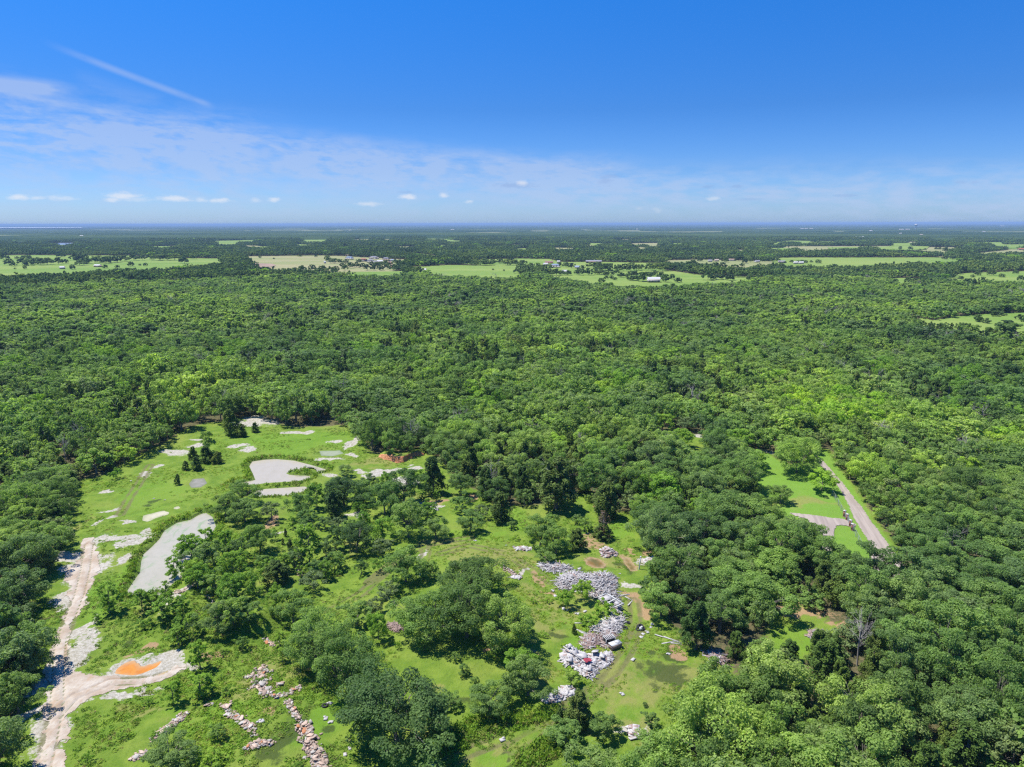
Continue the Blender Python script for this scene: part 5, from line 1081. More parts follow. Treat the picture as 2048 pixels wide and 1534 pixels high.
# ------------------------------------------------------------------ demolition timber and rubble heaps (uncountable pieces: one stuff object each)
M['timber'] = plain('weathered_timber', (0.36, 0.34, 0.325), 0.9, 0.28, 0.9); M['timberdark'] = plain('dark_timber', (0.20, 0.175, 0.16), 0.9, 0.25, 0.9)
M['plaster'] = plain('white_plaster', (0.38, 0.36, 0.345), 0.85, 0.22, 0.9); M['pinkish'] = plain('pink_rubble', (0.27, 0.19, 0.16), 0.9, 0.2, 0.9)
M['twig'] = plain('brushwood', (0.23, 0.165, 0.14), 0.9, 0.25, 2.0); M['red'] = plain('red_cloth', (0.26, 0.035, 0.05), 0.8, 0.15, 2.0)
M['black'] = plain('black_rubber', (0.022, 0.022, 0.024), 0.75, 0.2, 3); M['white'] = plain('white_paint', (0.42, 0.42, 0.405), 0.6, 0.06, 1)
def heap(name, poly_px, n, hmax, boards, chunks, seed, label, mats, blen=(0.6, 2.6), cs=(0.2, 0.7), under=True):
    r = R_(seed); poly = px(poly_px); x0, y0 = poly.min(0); x1, y1 = poly.max(0); bs = [MB() for _ in mats]; c = 0; guard = 0
    def top(x, y):
        d = -sdf(poly, np.array([x]), np.array([y]), 3)[0]
        return hz(x, y) + hmax * .6 * min(1, max(0, d) / 2.2) * (0.6 + 0.6 * float(vn(x, y, 2.2, 3)))
    while c < n and guard < n * 30:
        guard += 1; x = r.uniform(x0, x1); y = r.uniform(y0, y1)
        if not inside(poly, np.array([x]), np.array([y]))[0]: continue
        c += 1; z = hz(x, y) + (top(x, y) - hz(x, y)) * (0.35 + 0.65 * r.random()) + 0.05; w = int(r.choice(len(mats), p=np.array([m_[1] for m_ in mats])))
        if r.random() < boards: bs[w].box((x, y, z), (r.uniform(*blen), r.uniform(0.06, 0.18), r.uniform(0.03, 0.08)), rotm(r.uniform(0, 6.28), r.normal(0, 0.16), r.normal(0, 0.3)))
        else: q = r.uniform(*cs); bs[w].box((x, y, z), (q, q * r.uniform(.4, .9), r.uniform(0.06, 0.22)), rotm(r.uniform(0, 6.28), r.normal(0, 0.25), r.normal(0, 0.25)), 0.9)
    root = None; V = []; F = []; mi = []; k = 0
    for j, b in enumerate(bs):
        if not b.v: continue
        v = np.concatenate(b.v); f = np.concatenate(b.q) + k; V.append(v); F.append(f); mi.append(np.full(len(f), j)); k += len(v)
    if under:                                           # the packed core of the heap
        X, Y = np.meshgrid(np.arange(x0 - .2, x1 + .2, 0.35), np.arange(y0 - .2, y1 + .2, 0.35)); d = -sdf(poly, X, Y, 3); ok = d > 0
        Z = height(X, Y) + hmax * 0.36 * np.clip(d / 2.0, 0, 1) * (0.6 + 0.6 * vn(X, Y, 2.2, 3)) + 0.22 * (vn(X, Y, 0.5, 6) - 0.5) * ok
        idx = np.arange(X.size).reshape(X.shape); q = ok[:-1, :-1] & ok[:-1, 1:] & ok[1:, 1:] & ok[1:, :-1]
        Qs = np.stack([idx[:-1, :-1], idx[:-1, 1:], idx[1:, 1:], idx[1:, :-1]], -1)[q]
        if len(Qs):
            use = np.unique(Qs); mp = np.full(X.size, -1); mp[use] = np.arange(len(use)); V.append(np.stack([X.ravel()[use], Y.ravel()[use], Z.ravel()[use]], -1)); F.append(mp[Qs] + k); mi.append(np.full(len(Qs), len(mats)))
    me = mesh_np(name, np.concatenate(V), np.concatenate(F), [M[m_[0]] for m_ in mats] + [M['twig'] if name == 'brush_heap' else M['timberdark']], False, None, np.concatenate(mi))
    return tag(link(name, me), label, None, None, 'stuff')
TM = [('timber', .74), ('timberdark', .08), ('plaster', .12), ('pinkish', .06)]; WM = [('plaster', .62), ('timber', .22), ('pinkish', .1), ('timberdark', .06)]; PM = [('pinkish', .6), ('timber', .3), ('plaster', .1)]
heap('timber_heap', [(1112, 1163), (1130, 1149), (1150, 1144), (1166, 1149), (1187, 1147), (1222, 1149), (1233, 1160), (1233, 1172), (1226, 1182), (1238, 1192), (1242, 1208), (1240, 1222), (1228, 1222), (1210, 1205), (1195, 1196), (1165, 1186), (1120, 1180)], 1500, 1.5, .9, 0, 70, 'large grey heap of demolition timber in the middle of the clearing', TM)
heap('timber_heap', [(1075, 1133), (1088, 1129), (1110, 1127), (1130, 1130), (1143, 1138), (1128, 1144), (1105, 1148), (1088, 1143)], 360, 1.0, .85, 0, 71, 'grey plank heap below the trio of oaks', TM)
heap('timber_heap', [(1246, 1230), (1246, 1250), (1236, 1268), (1216, 1270), (1190, 1264), (1180, 1258), (1212, 1243), (1226, 1233)], 560, 1.1, .85, 0, 72, 'grey timber heap below the bright bush', TM)
heap('rubble_heap', [(1121, 1318), (1128, 1308), (1135, 1298), (1150, 1300), (1160, 1305), (1176, 1316), (1190, 1308), (1200, 1312), (1222, 1308), (1224, 1322), (1208, 1338), (1192, 1342), (1186, 1356), (1166, 1352), (1150, 1336), (1130, 1330)], 900, 1.1, .45, 0, 73, 'white rubble heap of plaster sheets and boards with a red rag', WM, (0.5, 2.2), (0.25, 1.1))
heap('rubble_heap', [(1084, 1400), (1102, 1391), (1112, 1383), (1130, 1376), (1147, 1379), (1142, 1392), (1122, 1400), (1100, 1407)], 240, 0.8, .4, 0, 74, 'small grey and white rubble heap beside the rutted lane', WM, (0.5, 1.8), (0.4, 1.3))
heap('brush_heap', [(1165, 1275), (1185, 1267), (1200, 1272), (1196, 1290), (1180, 1300), (1166, 1298)], 330, 0.8, 1, 0, 75, 'brown brushwood heap left of the wire crate', [('twig', .75), ('timber', .25)], (0.7, 2.2))
heap('brush_heap', [(1204, 1265), (1228, 1264), (1234, 1275), (1214, 1300), (1200, 1292)], 220, 0.5, 1, 0, 76, 'thin brushwood heap behind the wire crate', [('twig', .8), ('timber', .2)], (0.6, 1.8))
heap('brush_heap', [(1406, 1313), (1425, 1306), (1446, 1318), (1458, 1334), (1440, 1336), (1416, 1324)], 160, 0.7, .8, 0, 77, 'reddish brush and board heap at the right forest edge', [('twig', .5), ('plaster', .3), ('pinkish', .2)], (0.6, 2.4))
heap('rubble_heap', [(1200, 1106), (1214, 1100), (1234, 1104), (1236, 1113), (1216, 1116), (1202, 1113)], 120, 1.0, .2, 0, 78, 'pinkish rubble mound beside the brown puddle', PM, (0.5, 1.4), (0.3, 0.9))
heap('rubble_heap', [(1288, 1121), (1300, 1114), (1318, 1114), (1322, 1123), (1306, 1128), (1290, 1127)], 110, 0.8, .3, 0, 79, 'pale rubble heap under the great round oak', WM, (0.5, 1.6), (0.4, 1.2))
heap('rubble_heap', [(1029, 1097), (1050, 1094), (1062, 1098), (1052, 1103), (1032, 1102)], 60, 0.4, .4, 0, 80, 'low grey board heap on grass left of the trio of oaks', WM, (0.6, 2.0), (0.4, 1.2))
heap('rubble_heap', [(1022, 1157), (1038, 1155), (1046, 1160), (1034, 1163), (1020, 1161)], 36, 0.4, .4, 0, 81, 'low grey heap at the curve of the path', WM, (0.6, 1.6), (0.4, 1.0))
heap('rubble_heap', [(838, 1006), (850, 1003), (866, 1014), (880, 1022), (868, 1024), (850, 1017)], 70, 0.5, .5, 0, 82, 'grey debris strewn above the central cluster', TM, (0.6, 2.0), (0.4, 1.0))
heap('rubble_heap', [(1255, 1458), (1264, 1453), (1274, 1460), (1278, 1474), (1266, 1478), (1256, 1470)], 40, 0.7, 0, 1, 83, 'pale rock heap at the lower forest edge', [('pinkish', .5), ('plaster', .5)], (1, 2), (0.4, 1.4))
heap('rubble_heap', [(1610, 1268), (1622, 1258), (1648, 1258), (1640, 1270), (1620, 1276)], 50, 0.6, .6, 0, 84, 'dark charred heap in the small clearing of the right forest', [('timberdark', .7), ('pinkish', .3)], (0.6, 1.8), (0.4, 1.0))
heap('brush_heap', [(774, 1248), (790, 1246), (806, 1262), (792, 1266), (776, 1258)], 110, 0.7, .8, 0, 85, 'reddish brush heap shaded by the large central oaks', [('twig', .8), ('pinkish', .2)], (0.6, 1.8))

def thing_at(name, pxy, rz, label, cat, group=None, dz=0.0):
    g_ = G(*pxy); return empty(name, (float(g_[0]), float(g_[1]), hz(g_[0], g_[1]) + dz), rz, label, cat, group)
# single boards and scraps
r = R_(62)
BRD = [(1262, 1203, 2.6, 1.0, 'pale board'), (1250, 1190, 1.8, 0.2, 'pale board'), (1256, 1196, 1.4, -0.9, 'thin board'), (1238, 1184, 1.3, 0.1, 'short wide board'), (1242, 1222, 3.2, -0.9, 'long board'), (1232, 1230, 2.4, -0.8, 'thin board'), (1330, 1278, 3.4, -0.5, 'long board'), (1345, 1283, 3.0, -0.6, 'long board'), (1338, 1288, 2.6, 0.3, 'thin board'), (1353, 1290, 1.8, -0.2, 'short board'),
       (1160, 1262, 2.8, -0.6, 'white board'), (1170, 1268, 2.4, -0.7, 'thin board'), (1168, 1278, 1.8, -0.6, 'thin board'), (1157, 1246, 1.3, 0, 'short board'), (1126, 1316, 2.6, 1.0, 'white board'), (1145, 1318, 4.2, -0.9, 'long brown board')]
for (x, y, l, a, w) in BRD:
    b = MB(); b.box((0, 0, 0.04), (l, 0.22, 0.05), rotm(0, 0, 0.05)); b.box((l * .1, 0.02, 0.09), (l * .5, 0.10, 0.04), rotm(0.12))
    g_ = G(x, y); o = link('board', b.mesh('board', M['plaster' if 'white' in w or 'pale' in w else 'timber'])); o.location = (float(g_[0]), float(g_[1]), hz(*g_) + (0.9 if 'brown' in w else 0.03)); o.rotation_euler = (0, 0.03, a)
    tag(o, uniq(w + ' lying on the grass', g_[0], g_[1], 0), 'board', 'loose boards round the heaps')
SCR = [(1304, 1248), (1295, 1266), (1282, 1276), (1286, 1269), (1106, 1183), (1159, 1139), (1235, 1157), (1240, 1148), (1337, 1312), (1266, 1323), (1245, 1390), (1165, 1418), (1012, 1093), (951, 1085), (1135, 1219), (1127, 1217), (1155, 1227), (1158, 1226), (1170, 1222), (578, 1083), (652, 1441), (662, 1448), (1005, 1482), (865, 1532), (525, 1448), (520, 1450), (308, 998), (330, 1000), (262, 962), (1302, 1255), (1110, 1192), (660, 1410), (690, 1512), (700, 1500)]
for (x, y) in SCR:
    s = r.uniform(0.35, 0.8); b = MB(); b.box((0, 0, 0.1 * s), (s, s * .7, 0.2 * s), rotm(0, .1, .05), 0.85); b.box((s * .3, s * .25, 0.2 * s), (s * .5, s * .4, 0.12 * s), rotm(.5, .2))
    g_ = G(x, y); o = link('rubble_piece', b.mesh('rubble_piece', M['plaster'])); o.location = (float(g_[0]), float(g_[1]), hz(*g_)); o.rotation_euler = (0, 0, r.uniform(0, 6))
    tag(o, uniq('small white rubble piece on grass', g_[0], g_[1], 0), 'rubble piece', 'white scraps scattered on the grass')
# tyres
def tyre_mesh():
    b = MB(); b.lathe([(0.21, -0.08), (0.30, -0.115), (0.36, -0.10), (0.385, -0.05), (0.385, 0.05), (0.36, 0.10), (0.30, 0.115), (0.21, 0.08), (0.20, 0.0), (0.21, -0.08)], 20)
    return b.mesh('tyre', M['black'], True)
TY = tyre_mesh()
for (x, y, dz, sc_, tl, lab) in [(650, 1416, .11, 1.15, 0, 'black tyre lying flat below the twin oaks'), (1279, 1253, .12, 1.35, 0.05, 'rear tyre of the pile on the right grass'), (1284, 1258, .14, 1.4, 0.1, 'right tyre of the pile on the right grass'), (1277, 1259, .12, 1.3, 0, 'left tyre of the pile on the right grass'), (1281, 1256, .38, 1.3, 0.25, 'topmost tyre of the pile on the right grass'),
                              (1250, 1258, .12, 1.2, 0.1, 'tyre beside the timber heap below the bright bush'), (1256, 1245, .12, 1.0, 0, 'small tyre above the tyre beside the timber heap')]:
    g_ = G(x, y); o = link('tyre', TY); o.location = (float(g_[0]), float(g_[1]), hz(*g_) + dz); o.scale = (sc_,) * 3; o.rotation_euler = (tl, 0, 0.3); tag(o, lab, 'tyre', 'old tyres dumped on the grass')
b = MB(); b.box((0, 0, .3), (.55, .4, .5), rotm(.3), .8); b.box((.1, 0, .6), (.3, .3, .2), rotm(.8)); g_ = G(1282, 1261); o = link('bucket', b.mesh('bucket', M['white'])); o.location = (*map(float, g_), hz(*g_)); tag(o, 'white tub in front of the tyre pile', 'tub')
# wire crate, box, frame
t_ = thing_at('crate', (1218, 1287), 0.35, 'open grey crate frame with dark slots beside the brushwood', 'crate')
b = MB()
for sx_ in (-.8, .8):
    for sy_ in (-.55, .55): b.box((sx_, sy_, .5), (.1, .1, 1.0))
for z_ in (.06, .97): b.box((0, -.55, z_), (1.7, .08, .1)); b.box((0, .55, z_), (1.7, .08, .1)); b.box((-.8, 0, z_), (.08, 1.1, .1)); b.box((.8, 0, z_), (.08, 1.1, .1))
link('frame', b.mesh('frame', M['white']), t_)
b = MB()
for k in range(5): b.box((-.55 + .28 * k, 0, 1.05), (.14, 1.15, .04))
link('slat', b.mesh('slat', M['timber']), t_)
b = MB(); b.box((0, 0, .45), (1.45, .95, .8)); link('panel', b.mesh('panel', M['black']), t_)
t_ = thing_at('box', (1230, 1299), 0.5, 'pale overturned cabinet with a pinkish front on the grass edge', 'cabinet')
b = MB(); b.box((0, 0, .4), (1.9, 1.0, .75), None, .97); link('body', b.mesh('body', M['pinkish']), t_)
b = MB(); b.box((0, 0, .81), (2.0, 1.1, .07)); b.box((.5, .1, .87), (.8, .7, .05), rotm(.4, .1)); link('top', b.mesh('top', M['white']), t_)
t_ = thing_at('pallet', (1222, 1212), -0.95, 'white open frame lying on the lower timber heap', 'frame', dz=1.25)
b = MB()
for y_ in (-.95, .95): b.box((0, y_, 0), (4.4, .2, .12))
for x_ in (-2.1, 0.3, 2.1): b.box((x_, 0, .05), (.2, 2.0, .12))
link('frame', b.mesh('frame', M['white']), t_)
b = MB(); b.box((-1.1, 0, -.05), (1.4, 1.5, .05)); b.box((1.2, .3, -.02), (.8, .9, .05), rotm(.4)); link('board', b.mesh('board', M['timber']), t_)
g_ = G(1174, 1333); gx_, gy_ = map(float, g_)
X, Y = np.meshgrid(np.linspace(-1.3, 1.3, 14) * .5, np.linspace(-.8, .8, 10) * .6); msk = (np.abs(X) < 1.0 - 0.7 * vn(X + 9, Y, .8, 2)) & (np.abs(Y) < .6 - .3 * vn(X, Y + 3, .6, 3)); Zc = 0.25 * vn(X, Y, .6, 8); ii = np.arange(X.size).reshape(X.shape)
q = msk[:-1, :-1] & msk[1:, 1:] & msk[:-1, 1:] & msk[1:, :-1]; Qs = np.stack([ii[:-1, :-1], ii[:-1, 1:], ii[1:, 1:], ii[1:, :-1]], -1)[q]
o = link('rag', mesh_np('rag', np.stack([X, Y, Zc], -1).reshape(-1, 3), Qs, M['red'], True)); o.location = (gx_, gy_, hz(gx_, gy_) + .95); o.rotation_euler = (0.15, 0.1, 0.6); tag(o, 'crumpled red rag on top of the white rubble heap', 'rag')
md = o.modifiers.new('thick', 'SOLIDIFY'); md.thickness = 0.04
SH = [(1190, 1313, 2.6, 1.7), (1150, 1312, 2.4, 1.8), (1163, 1322, 2.8, 2.0), (1138, 1302, 1.2, 1.8), (1140, 1328, 2.0, 1.3), (1205, 1322, 2.0, 1.4), (1178, 1345, 1.8, 1.2)]
for i, (x, y, w_, d_) in enumerate(SH):
    w_ *= .55; d_ *= .55
    b = MB(); b.box((0, 0, 0), (w_, d_, .06)); b.box((w_ * .3, d_ * .3, .06), (w_ * .5, d_ * .4, .05), rotm(.4, .05))
    g_ = G(x, y); o = link('wall_sheet', b.mesh('wall_sheet', M['plaster'])); o.location = (float(g_[0]), float(g_[1]), hz(*g_) + .75); o.rotation_euler = (r.normal(0, .2), r.normal(0, .2), r.uniform(0, 6)); tag(o, uniq('flat plaster sheet on the white rubble heap', g_[0], g_[1], 1), 'plaster sheet', 'plaster sheets on the white rubble heap')
# pole stub by the second puddle
t_ = thing_at('post', (1278, 1138), 0, 'leaning white post beside the second brown puddle', 'post'); b = MB(); b.tube([(0, 0, -.3), (.1, 0, 1.2), (.25, 0, 2.6)], [.13, .12, .10], 8); o = link('shaft', b.mesh('shaft', M['white']), t_); b = MB(); b.box((.25, 0, 2.65), (.3, .3, .08)); link('cap', b.mesh('cap', M['white']), t_)

# ------------------------------------------------------------------ eroded red bank above the sandy hollow
m, t, out = newmat('red_clay'); pos = geo_pos(t); c = t.mix(t.ss(t.noise(t.v('MULTIPLY', pos, (1, 1, 2.5)), 1.3, 5, .7), .35, .65), (0.30, 0.11, 0.045), (0.52, 0.26, 0.13))
principled(t, out, c, .95, .1, t.n('ShaderNodeBump', ins={'Strength': 1.0, 'Distance': .3, 'Height': t.noise(pos, 1.6, 5, .7)}).outputs[0]); M['redclay'] = m
V = []; cols_ = 60; rows_ = 7
tt = np.linspace(0, 1, cols_); bx_ = np.interp(tt, np.linspace(0, 1, len(BANK)), BANK[:, 0]); by_ = np.interp(tt, np.linspace(0, 1, len(BANK)), BANK[:, 1])
for j in range(rows_):
    f = j / (rows_ - 1); hh = 2.0 * np.sin(np.pi * np.clip(tt, .02, .98)) ** .5; prof = [0, .35, .7, .95, 1.0, .8, 0][j]; off = [0, .5, .8, 1.2, 2.2, 5, 9][j]
    yy_ = by_ + off + (fbm(bx_, by_ + j, 2.0, 3, 5) - .5) * 1.6; V.append(np.stack([bx_ + (vn(bx_, by_ * 0 + j, 1.5, 3) - .5) * .6, yy_, height(bx_, yy_) - .1 + prof * hh * (.8 + .4 * vn(bx_, by_, 3, 9))], -1))
idx = np.arange(rows_ * cols_).reshape(rows_, cols_); Q = np.stack([idx[:-1, :-1], idx[:-1, 1:], idx[1:, 1:], idx[1:, :-1]], -1).reshape(-1, 4)
o = link('clay_bank', mesh_np('clay_bank', np.concatenate(V), Q, [M['redclay'], M['ground']], True, None, (np.arange(len(Q)) // (cols_ - 1) >= 3).astype(int))); tag(o, kind='structure')

# ------------------------------------------------------------------ brick gate pillars, gates and wire fence by the lawn
M['brick'] = plain('red_brick', (0.20, 0.095, 0.07), .85, .25, 5); M['stone'] = plain('pale_cap_stone', (0.50, 0.46, 0.42), .8, .1, 2); M['metal'] = plain('galvanised_metal', (0.20, 0.23, 0.22), .5, .08, 1)
PIL = [(1688.5, 1034, 'farthest'), (1694, 1041, 'second farthest'), (1700.5, 1053, 'second nearest'), (1704.5, 1061, 'nearest')]; PW = [G(x, y) for x, y, _ in PIL]
for (x, y, w_), g_ in zip(PIL, PW):
    t_ = empty('gate_pillar', (float(g_[0]), float(g_[1]), hz(*g_)), .55, f'{w_} of the four red brick gate pillars by the gravel road', 'pillar', 'brick pillars of the lawn gate'); t_.scale = (.75, .75, .7)
    b = MB(); b.box((0, 0, 1.0), (.62, .62, 2.1)); b.box((0, 0, .12), (.72, .72, .3)); link('shaft', b.mesh('shaft', M['brick']), t_); b = MB(); b.box((0, 0, 2.11), (.78, .78, .12)); b.box((0, 0, 2.23), (.5, .5, .14), None, .4); link('cap', b.mesh('cap', M['stone']), t_)
def gate(a, c, lab):
    a = np.array(a); c = np.array(c); L = np.linalg.norm(c - a); mid = (a + c) / 2; t_ = empty('gate', (mid[0], mid[1], hz(*mid)), math.atan2(*(c - a)[::-1]), lab, 'gate', 'metal gates between the brick pillars')
    L -= .8; b = MB()
    for z_ in (.15, .45, .75, 1.05, 1.35): b.tube([(-L / 2, 0, z_), (L / 2, 0, z_)], .04, 6)
    link('rail', b.mesh('rail', M['metal']), t_); b = MB()
    for x_ in (-L / 2, 0, L / 2): b.tube([(x_, 0, .08), (x_, 0, 1.42)], .045, 6)
    link('upright', b.mesh('upright', M['metal']), t_)
gate(PW[0], PW[1], 'upper metal gate between the two far brick pillars'); gate(PW[1], PW[2], 'middle metal gate across the driveway'); gate(PW[2], PW[3], 'lower metal gate between the two near brick pillars')
def wfence(pts, lab, kname='wire_fence'):
    g_ = px(pts); t_ = empty(kname, (*map(float, g_[0]), hz(*g_[0])), 0, lab, 'fence'); o0 = np.array([g_[0][0], g_[0][1], hz(*g_[0])]); P0 = []
    for a, c in zip(g_[:-1], g_[1:]):
        n = max(1, int(np.linalg.norm(c - a) / 2.6))
        for k in range(n): P0.append(a + (c - a) * k / n)
    P0.append(g_[-1]); P0 = [np.array([p[0], p[1], hz(*p)]) - o0 for p in P0]
    for p in P0:
        b = MB(); b.tube([p + (0, 0, -.2), p + (0, 0, 1.4)], .045, 6); link('post', b.mesh('post', M['metal']), t_)
    b = MB()
    for z_ in (.3, .6, .9, 1.2, 1.45): b.tube([p + np.array([0, 0, z_]) for p in P0], 0.010 if z_ < 1.4 else .025, 4, False)
    link('wire', b.mesh('wire', M['metal']), t_)
wfence([(1664, 993), (1676, 1013), (1687, 1032)], 'pale pipe and wire fence along the lawn above the pillars'); wfence([(1705.5, 1063), (1711, 1074), (1722, 1096)], 'short pale fence below the brick pillars')

# ------------------------------------------------------------------ houses, barns and sheds of the far country
ROOFC = {'grey': (0.17, 0.17, 0.19), 'brown': (0.17, 0.105, 0.08), 'white': (0.36, 0.36, 0.355), 'blue': (0.17, 0.22, 0.30), 'tan': (0.29, 0.245, 0.19), 'red': (0.28, 0.10, 0.07), 'dark': (0.10, 0.10, 0.115)}
WALLC = {'white': (0.36, 0.355, 0.34), 'brick': (0.30, 0.15, 0.11), 'tan': (0.29, 0.245, 0.19), 'grey': (0.36, 0.36, 0.36)}
for k, v in ROOFC.items(): M['roof_' + k] = plain(k + '_roof', v, .6 if k in ('white', 'blue') else .85, .08, .5)
for k, v in WALLC.items(): M['wall_' + k] = plain(k + '_wall', v, .85, .06, .5)
M['glass'] = plain('window_glass', (0.04, 0.05, 0.07), .15, .1, 1)
HMESH = {}
def house_meshes(style, rc, wc):
    key = (style, rc, wc)
    if key in HMESH: return HMESH[key]
    w = MB(); ro = MB(); wi = []; do = MB()
    if style == 'hip':
        w.box((0, 0, .5), (1, .58, 1.0)); V = [(-.54, -.34, 1), (.54, -.34, 1), (.54, .34, 1), (-.54, .34, 1), (-.25, 0, 1.85), (.25, 0, 1.85)]
        ro.add(V, [[0, 1, 5, 4], [2, 3, 4, 5]], [[1, 2, 5], [3, 0, 4], [0, 3, 2], [0, 2, 1]]); w.box((.28, -.36, .45), (.26, .2, .9)); V2 = [(.12, -.5, .9), (.44, -.5, .9), (.44, -.1, .9), (.12, -.1, .9), (.28, -.42, 1.5), (.28, -.12, 1.5)]
        ro.add(V2, [[1, 2, 5, 4], [3, 0, 4, 5]], [[0, 1, 4], [2, 3, 5], [0, 3, 2], [0, 2, 1]])
    else:
        hh = 1.0 if style == 'gable' else 1.25
        w.box((0, 0, hh / 2), (1, .5, hh)); w.add([(-.5, -.25, hh), (-.5, .25, hh), (-.5, 0, hh + .42), (.5, -.25, hh), (.5, .25, hh), (.5, 0, hh + .42)], None, [[0, 2, 1], [3, 4, 5]])
        for s_ in (-1, 1): ro.add([(-.53, s_ * .29, hh - .06), (.53, s_ * .29, hh - .06), (.53, 0, hh + .46), (-.53, 0, hh + .46), (-.53, s_ * .29, hh - .14), (.53, s_ * .29, hh - .14), (.53, 0, hh + .38), (-.53, 0, hh + .38)], [[0, 1, 2, 3][::s_ * -1], [4, 5, 6, 7][::s_], [0, 1, 5, 4], [0, 3, 7, 4], [1, 2, 6, 5]])
    yf = -.291 if style == 'hip' else -.251
    for x_ in (-.36, -.12, .36) if style != 'hip' else (-.38, -.14):
        b = MB(); b.box((x_, yf, .55), (.1, .006, .35)); wi.append(b.mesh('window', M['glass']))
    do.box((.1, yf - .001, .36), (.09, .008, .68)); HMESH[key] = (w.mesh('wall', M['wall_' + wc]), ro.mesh('roof', M['roof_' + rc]), wi, do.mesh('door', M['timberdark'])); return HMESH[key]
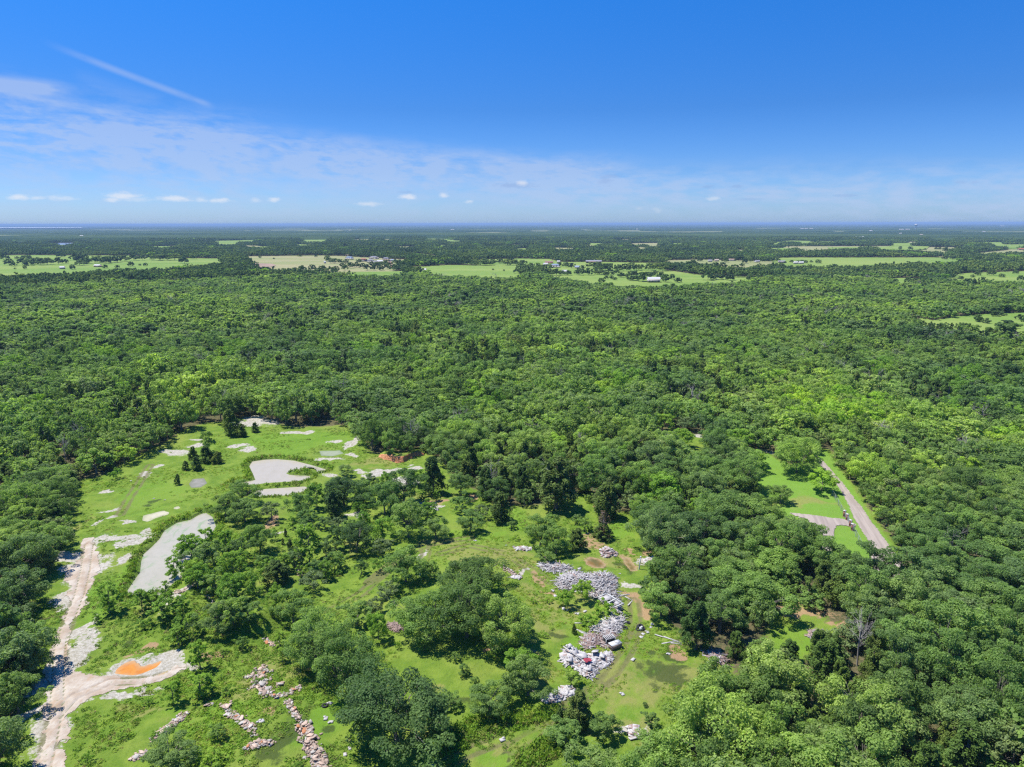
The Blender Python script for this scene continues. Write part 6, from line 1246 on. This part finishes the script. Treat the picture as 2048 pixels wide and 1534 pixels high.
H = [(125, 538, 9, 'gable', 'white', 'white', .1, 'tiny white shed on the far left pasture'), (196, 534, 14, 'gable', 'white', 'tan', -.3, 'pale farmhouse on the far left pasture'), (334, 490, 12, 'barn', 'white', 'white', .1, 'large white barn in the woods far left'), (324, 492, 7, 'gable', 'white', 'white', .5, 'small white house left of the large far barn'), (360, 493, 9, 'gable', 'white', 'tan', 0, 'first of three pale sheds right of the far barn'), (372, 493, 6, 'gable', 'white', 'white', .2, 'middle of three pale sheds right of the far barn'), (385, 493, 10, 'gable', 'white', 'tan', 0, 'last of three pale sheds right of the far barn'),
     (164, 476, 6, 'gable', 'white', 'white', 0, 'white speck of a house far beyond the lake'), (72, 480, 4, 'gable', 'white', 'white', 0, 'white speck of a house left beyond the lake'), (147, 492, 5, 'gable', 'white', 'tan', 0, 'lakeside house at the right end of the lake'), (188, 491, 6, 'gable', 'white', 'tan', 0, 'pale house in the woods right of the lake'), (437, 478, 8, 'barn', 'white', 'white', 0, 'left of two far white sheds above the left woods'), (451, 478, 9, 'barn', 'white', 'tan', 0, 'right of two far white sheds above the left woods'),
     (701, 512, 19, 'hip', 'grey', 'tan', .2, 'large grey roofed house at the top of the hamlet'), (699, 519, 15, 'hip', 'blue', 'grey', -.1, 'blue grey roofed house below the top one of the hamlet'), (727, 523, 14, 'hip', 'red', 'white', .1, 'red roofed white house in the hamlet'), (748, 518, 17, 'hip', 'grey', 'white', -.2, 'white two tone house behind the hamlet row'), (741, 525, 14, 'hip', 'grey', 'white', .3, 'left white house of the hamlet front row'), (750, 526, 12, 'gable', 'grey', 'white', 1.2, 'white gabled house of the hamlet front row'), (760, 525, 11, 'gable', 'white', 'grey', 0, 'pale roofed house right of the gabled one in the hamlet'),
     (772, 521, 14, 'hip', 'grey', 'tan', .1, 'grey roofed house at the middle back of the hamlet'), (787, 525, 17, 'hip', 'blue', 'white', -.2, 'wide blue roofed house of the hamlet'), (781, 528, 9, 'gable', 'brown', 'brick', .2, 'small brown house before the wide blue roofed one'), (786, 536, 14, 'hip', 'brown', 'brick', .2, 'brown hip roofed house near the hamlet road'), (801, 536, 20, 'gable', 'brown', 'white', .3, 'long brown roofed house beside the bright pasture'), (812, 537, 7, 'gable', 'white', 'white', 0, 'small white shed beside the long brown roofed house'), (815, 529, 24, 'hip', 'grey', 'white', 0, 'large grey roofed house at the right of the hamlet'),
     (844, 543, 17, 'gable', 'white', 'white', -.1, 'white metal barn at the edge of the bright pasture'), (667, 541, 6, 'gable', 'tan', 'tan', 0, 'pale roof showing above the wood left of the hamlet'), (892, 527, 8, 'gable', 'white', 'white', .1, 'white cottage right behind the bright pasture'), (914, 526, 9, 'gable', 'white', 'tan', 0, 'pale cottage above the bright pasture'), (727, 504, 8, 'gable', 'tan', 'brick', 0, 'lone tan house above the hamlet'), (650, 527, 4, 'gable', 'white', 'white', 0, 'little white shed on the open pasture left of the hamlet'),
     (1307, 565, 24, 'barn', 'white', 'white', 0, 'long white barn on the near pasture'), (1129, 546, 11, 'gable', 'white', 'white', .4, 'white house among round trees'), (1110, 535, 19, 'hip', 'blue', 'grey', .1, 'wide blue grey roofed house among trees'), (1091, 531, 9, 'gable', 'white', 'white', .3, 'white shed left of the blue grey roofed house'), (1098, 527, 16, 'gable', 'brown', 'brick', 0, 'long brown roofed house behind the white shed'), (1117, 526, 6, 'gable', 'white', 'white', 0, 'small white shed right of the brown roofed house'), (1154, 537, 9, 'gable', 'blue', 'grey', 0, 'blue shed on the middle pasture'), (1187, 526, 30, 'gable', 'grey', 'brick', -.05, 'very long grey roofed house on the back pasture'),
     (1099, 556, 13, 'gable', 'brown', 'brick', .1, 'low brown shed at the near pasture corner'), (1353, 540, 15, 'gable', 'white', 'white', 0, 'white farmhouse by the bright little tree'), (1063, 532, 6, 'gable', 'white', 'grey', 0, 'pale house at the left of the tree group'), (1371, 538, 11, 'gable', 'blue', 'white', .2, 'pale blue roofed house in the grove'), (1420, 524, 8, 'gable', 'grey', 'white', 0, 'first pale house of the back lane'), (1433, 523, 8, 'gable', 'tan', 'tan', 0, 'tan house of the back lane'), (1464, 522, 13, 'gable', 'brown', 'white', 0, 'brown roofed house of the back lane'), (1514, 525, 10, 'gable', 'grey', 'white', .4, 'grey roofed house right along the back lane'), (1563, 526, 13, 'gable', 'grey', 'tan', -.1, 'grey roofed house before the long green field'),
     (1442, 547, 13, 'gable', 'tan', 'white', .3, 'white walled house at the right of the grove'), (1430, 546, 11, 'gable', 'white', 'tan', 0, 'low white shed left of the white walled house'), (1591, 528, 8, 'gable', 'white', 'white', 0, 'left white shed under the long green field'), (1602, 528, 9, 'gable', 'white', 'white', 0, 'right white shed under the long green field'), (1125, 504, 8, 'barn', 'tan', 'white', 0, 'pale shed in the woods behind the pastures'), (1716, 478, 20, 'barn', 'white', 'tan', 0, 'wide white warehouse in the right distance'), (1741, 465, 6, 'barn', 'white', 'white', 0, 'white dome like shed far right'),
     (1802, 462, 9, 'barn', 'white', 'white', 0, 'left distant shed by the water tower'), (1814, 462, 9, 'barn', 'white', 'tan', 0, 'right distant shed by the water tower'), (1800, 471, 5, 'gable', 'white', 'white', 0, 'small house below the water tower'), (1888, 476, 7, 'gable', 'white', 'tan', 0, 'small pale house right of the water tower'), (1967, 467, 6, 'gable', 'white', 'white', 0, 'distant white house near the right border'), (2004, 454, 7, 'barn', 'white', 'white', 0, 'farthest white shed at the right border'), (2043, 500, 14, 'gable', 'red', 'tan', 0, 'reddish farmhouse at the right border'), (1604, 460, 6, 'barn', 'white', 'white', 0, 'first of three far white roofs'), (1612, 460, 6, 'barn', 'white', 'white', 0, 'second of three far white roofs'), (1622, 460, 6, 'barn', 'white', 'white', 0, 'third of three far white roofs'),
     (1842, 474, 6, 'gable', 'tan', 'white', 0, 'pale house under the water tower to the right'), (700, 463, 5, 'gable', 'white', 'white', 0, 'white speck on the plain right of centre left'), (905, 462, 7, 'barn', 'white', 'tan', 0, 'pale roofs on the far plain near the middle'), (1274, 461, 4, 'barn', 'white', 'white', 0, 'white speck on the plain right of the middle')]
for i, (x, y, w_, st, rc, wc, a, lab) in enumerate(H):
    g_ = G(x, y); s = P(*g_)[2] / F_PX; W_ = w_ * s; hh = {'hip': 3.0, 'gable': 2.9, 'barn': 3.6}[st] * (1 if W_ < 22 else 1.15 if W_ < 40 else 1.7)
    z0 = 9.0 if g_[1] > 3300 else 0.0
    t_ = empty('barn' if st == 'barn' else 'house', (float(g_[0]), float(g_[1]), z0), a, lab, 'barn' if st == 'barn' else 'house', 'houses of the far farmland'); t_.scale = (W_, min(W_, 26) * 1.0, hh)
    wm_, rm_, wi, dm = house_meshes(st, rc, wc); link('wall', wm_, t_); link('roof', rm_, t_)
    if g_[1] < 1700:
        for q in wi: link('window', q, t_)
        link('door', dm, t_)
# red earth building site on the far plain, and the tan earth lot by the pasture
ngon('earth_lot', px([(478, 528), (510, 526.5), (545, 528), (552, 531), (540, 535), (500, 536), (484, 533)]), 0.5, plain('bare_red_earth', (0.24, 0.165, 0.115), .95, .3, .03))
# water tower
g_ = G(1831, 461.3); t_ = empty('water_tower', (float(g_[0]), float(g_[1]), 0), 0, 'white water tower with a round tank standing over the far woods', 'water tower'); k = 1.25
b = MB(); b.lathe([(4.2 * k, 0), (2.2 * k, 5 * k), (1.9 * k, 26 * k), (2.8 * k, 31 * k)], 20); link('stem', b.mesh('stem', M['white'], True), t_)
b = MB(); b.lathe([(2.8 * k, 30.5 * k), (8.5 * k, 33.5 * k), (10.5 * k, 37 * k), (9.6 * k, 40.5 * k), (5.5 * k, 43.2 * k), (.1, 44 * k)], 24); link('tank', b.mesh('tank', M['white'], True), t_)
# ------------------------------------------------------------------ haze: one closed box of thin blue air
m = bpy.data.materials.new('haze'); m.use_nodes = True; m.node_tree.nodes.clear(); t = NT(m.node_tree)
out = t.n('ShaderNodeOutputMaterial'); pv = t.n('ShaderNodeVolumePrincipled')
t.put(pv.inputs['Color'], (0.34, 0.51, 0.76)); pv.inputs['Density'].default_value = 8e-5; pv.inputs['Anisotropy'].default_value = 0.0
t.t.links.new(pv.outputs[0], out.inputs['Volume'])
mb = MB(); mb.box((0, 35000, 36), (150000, 78000, 80)); hme = mb.mesh('haze', m)
hobj = link('haze', hme); tag(hobj, kind='stuff')
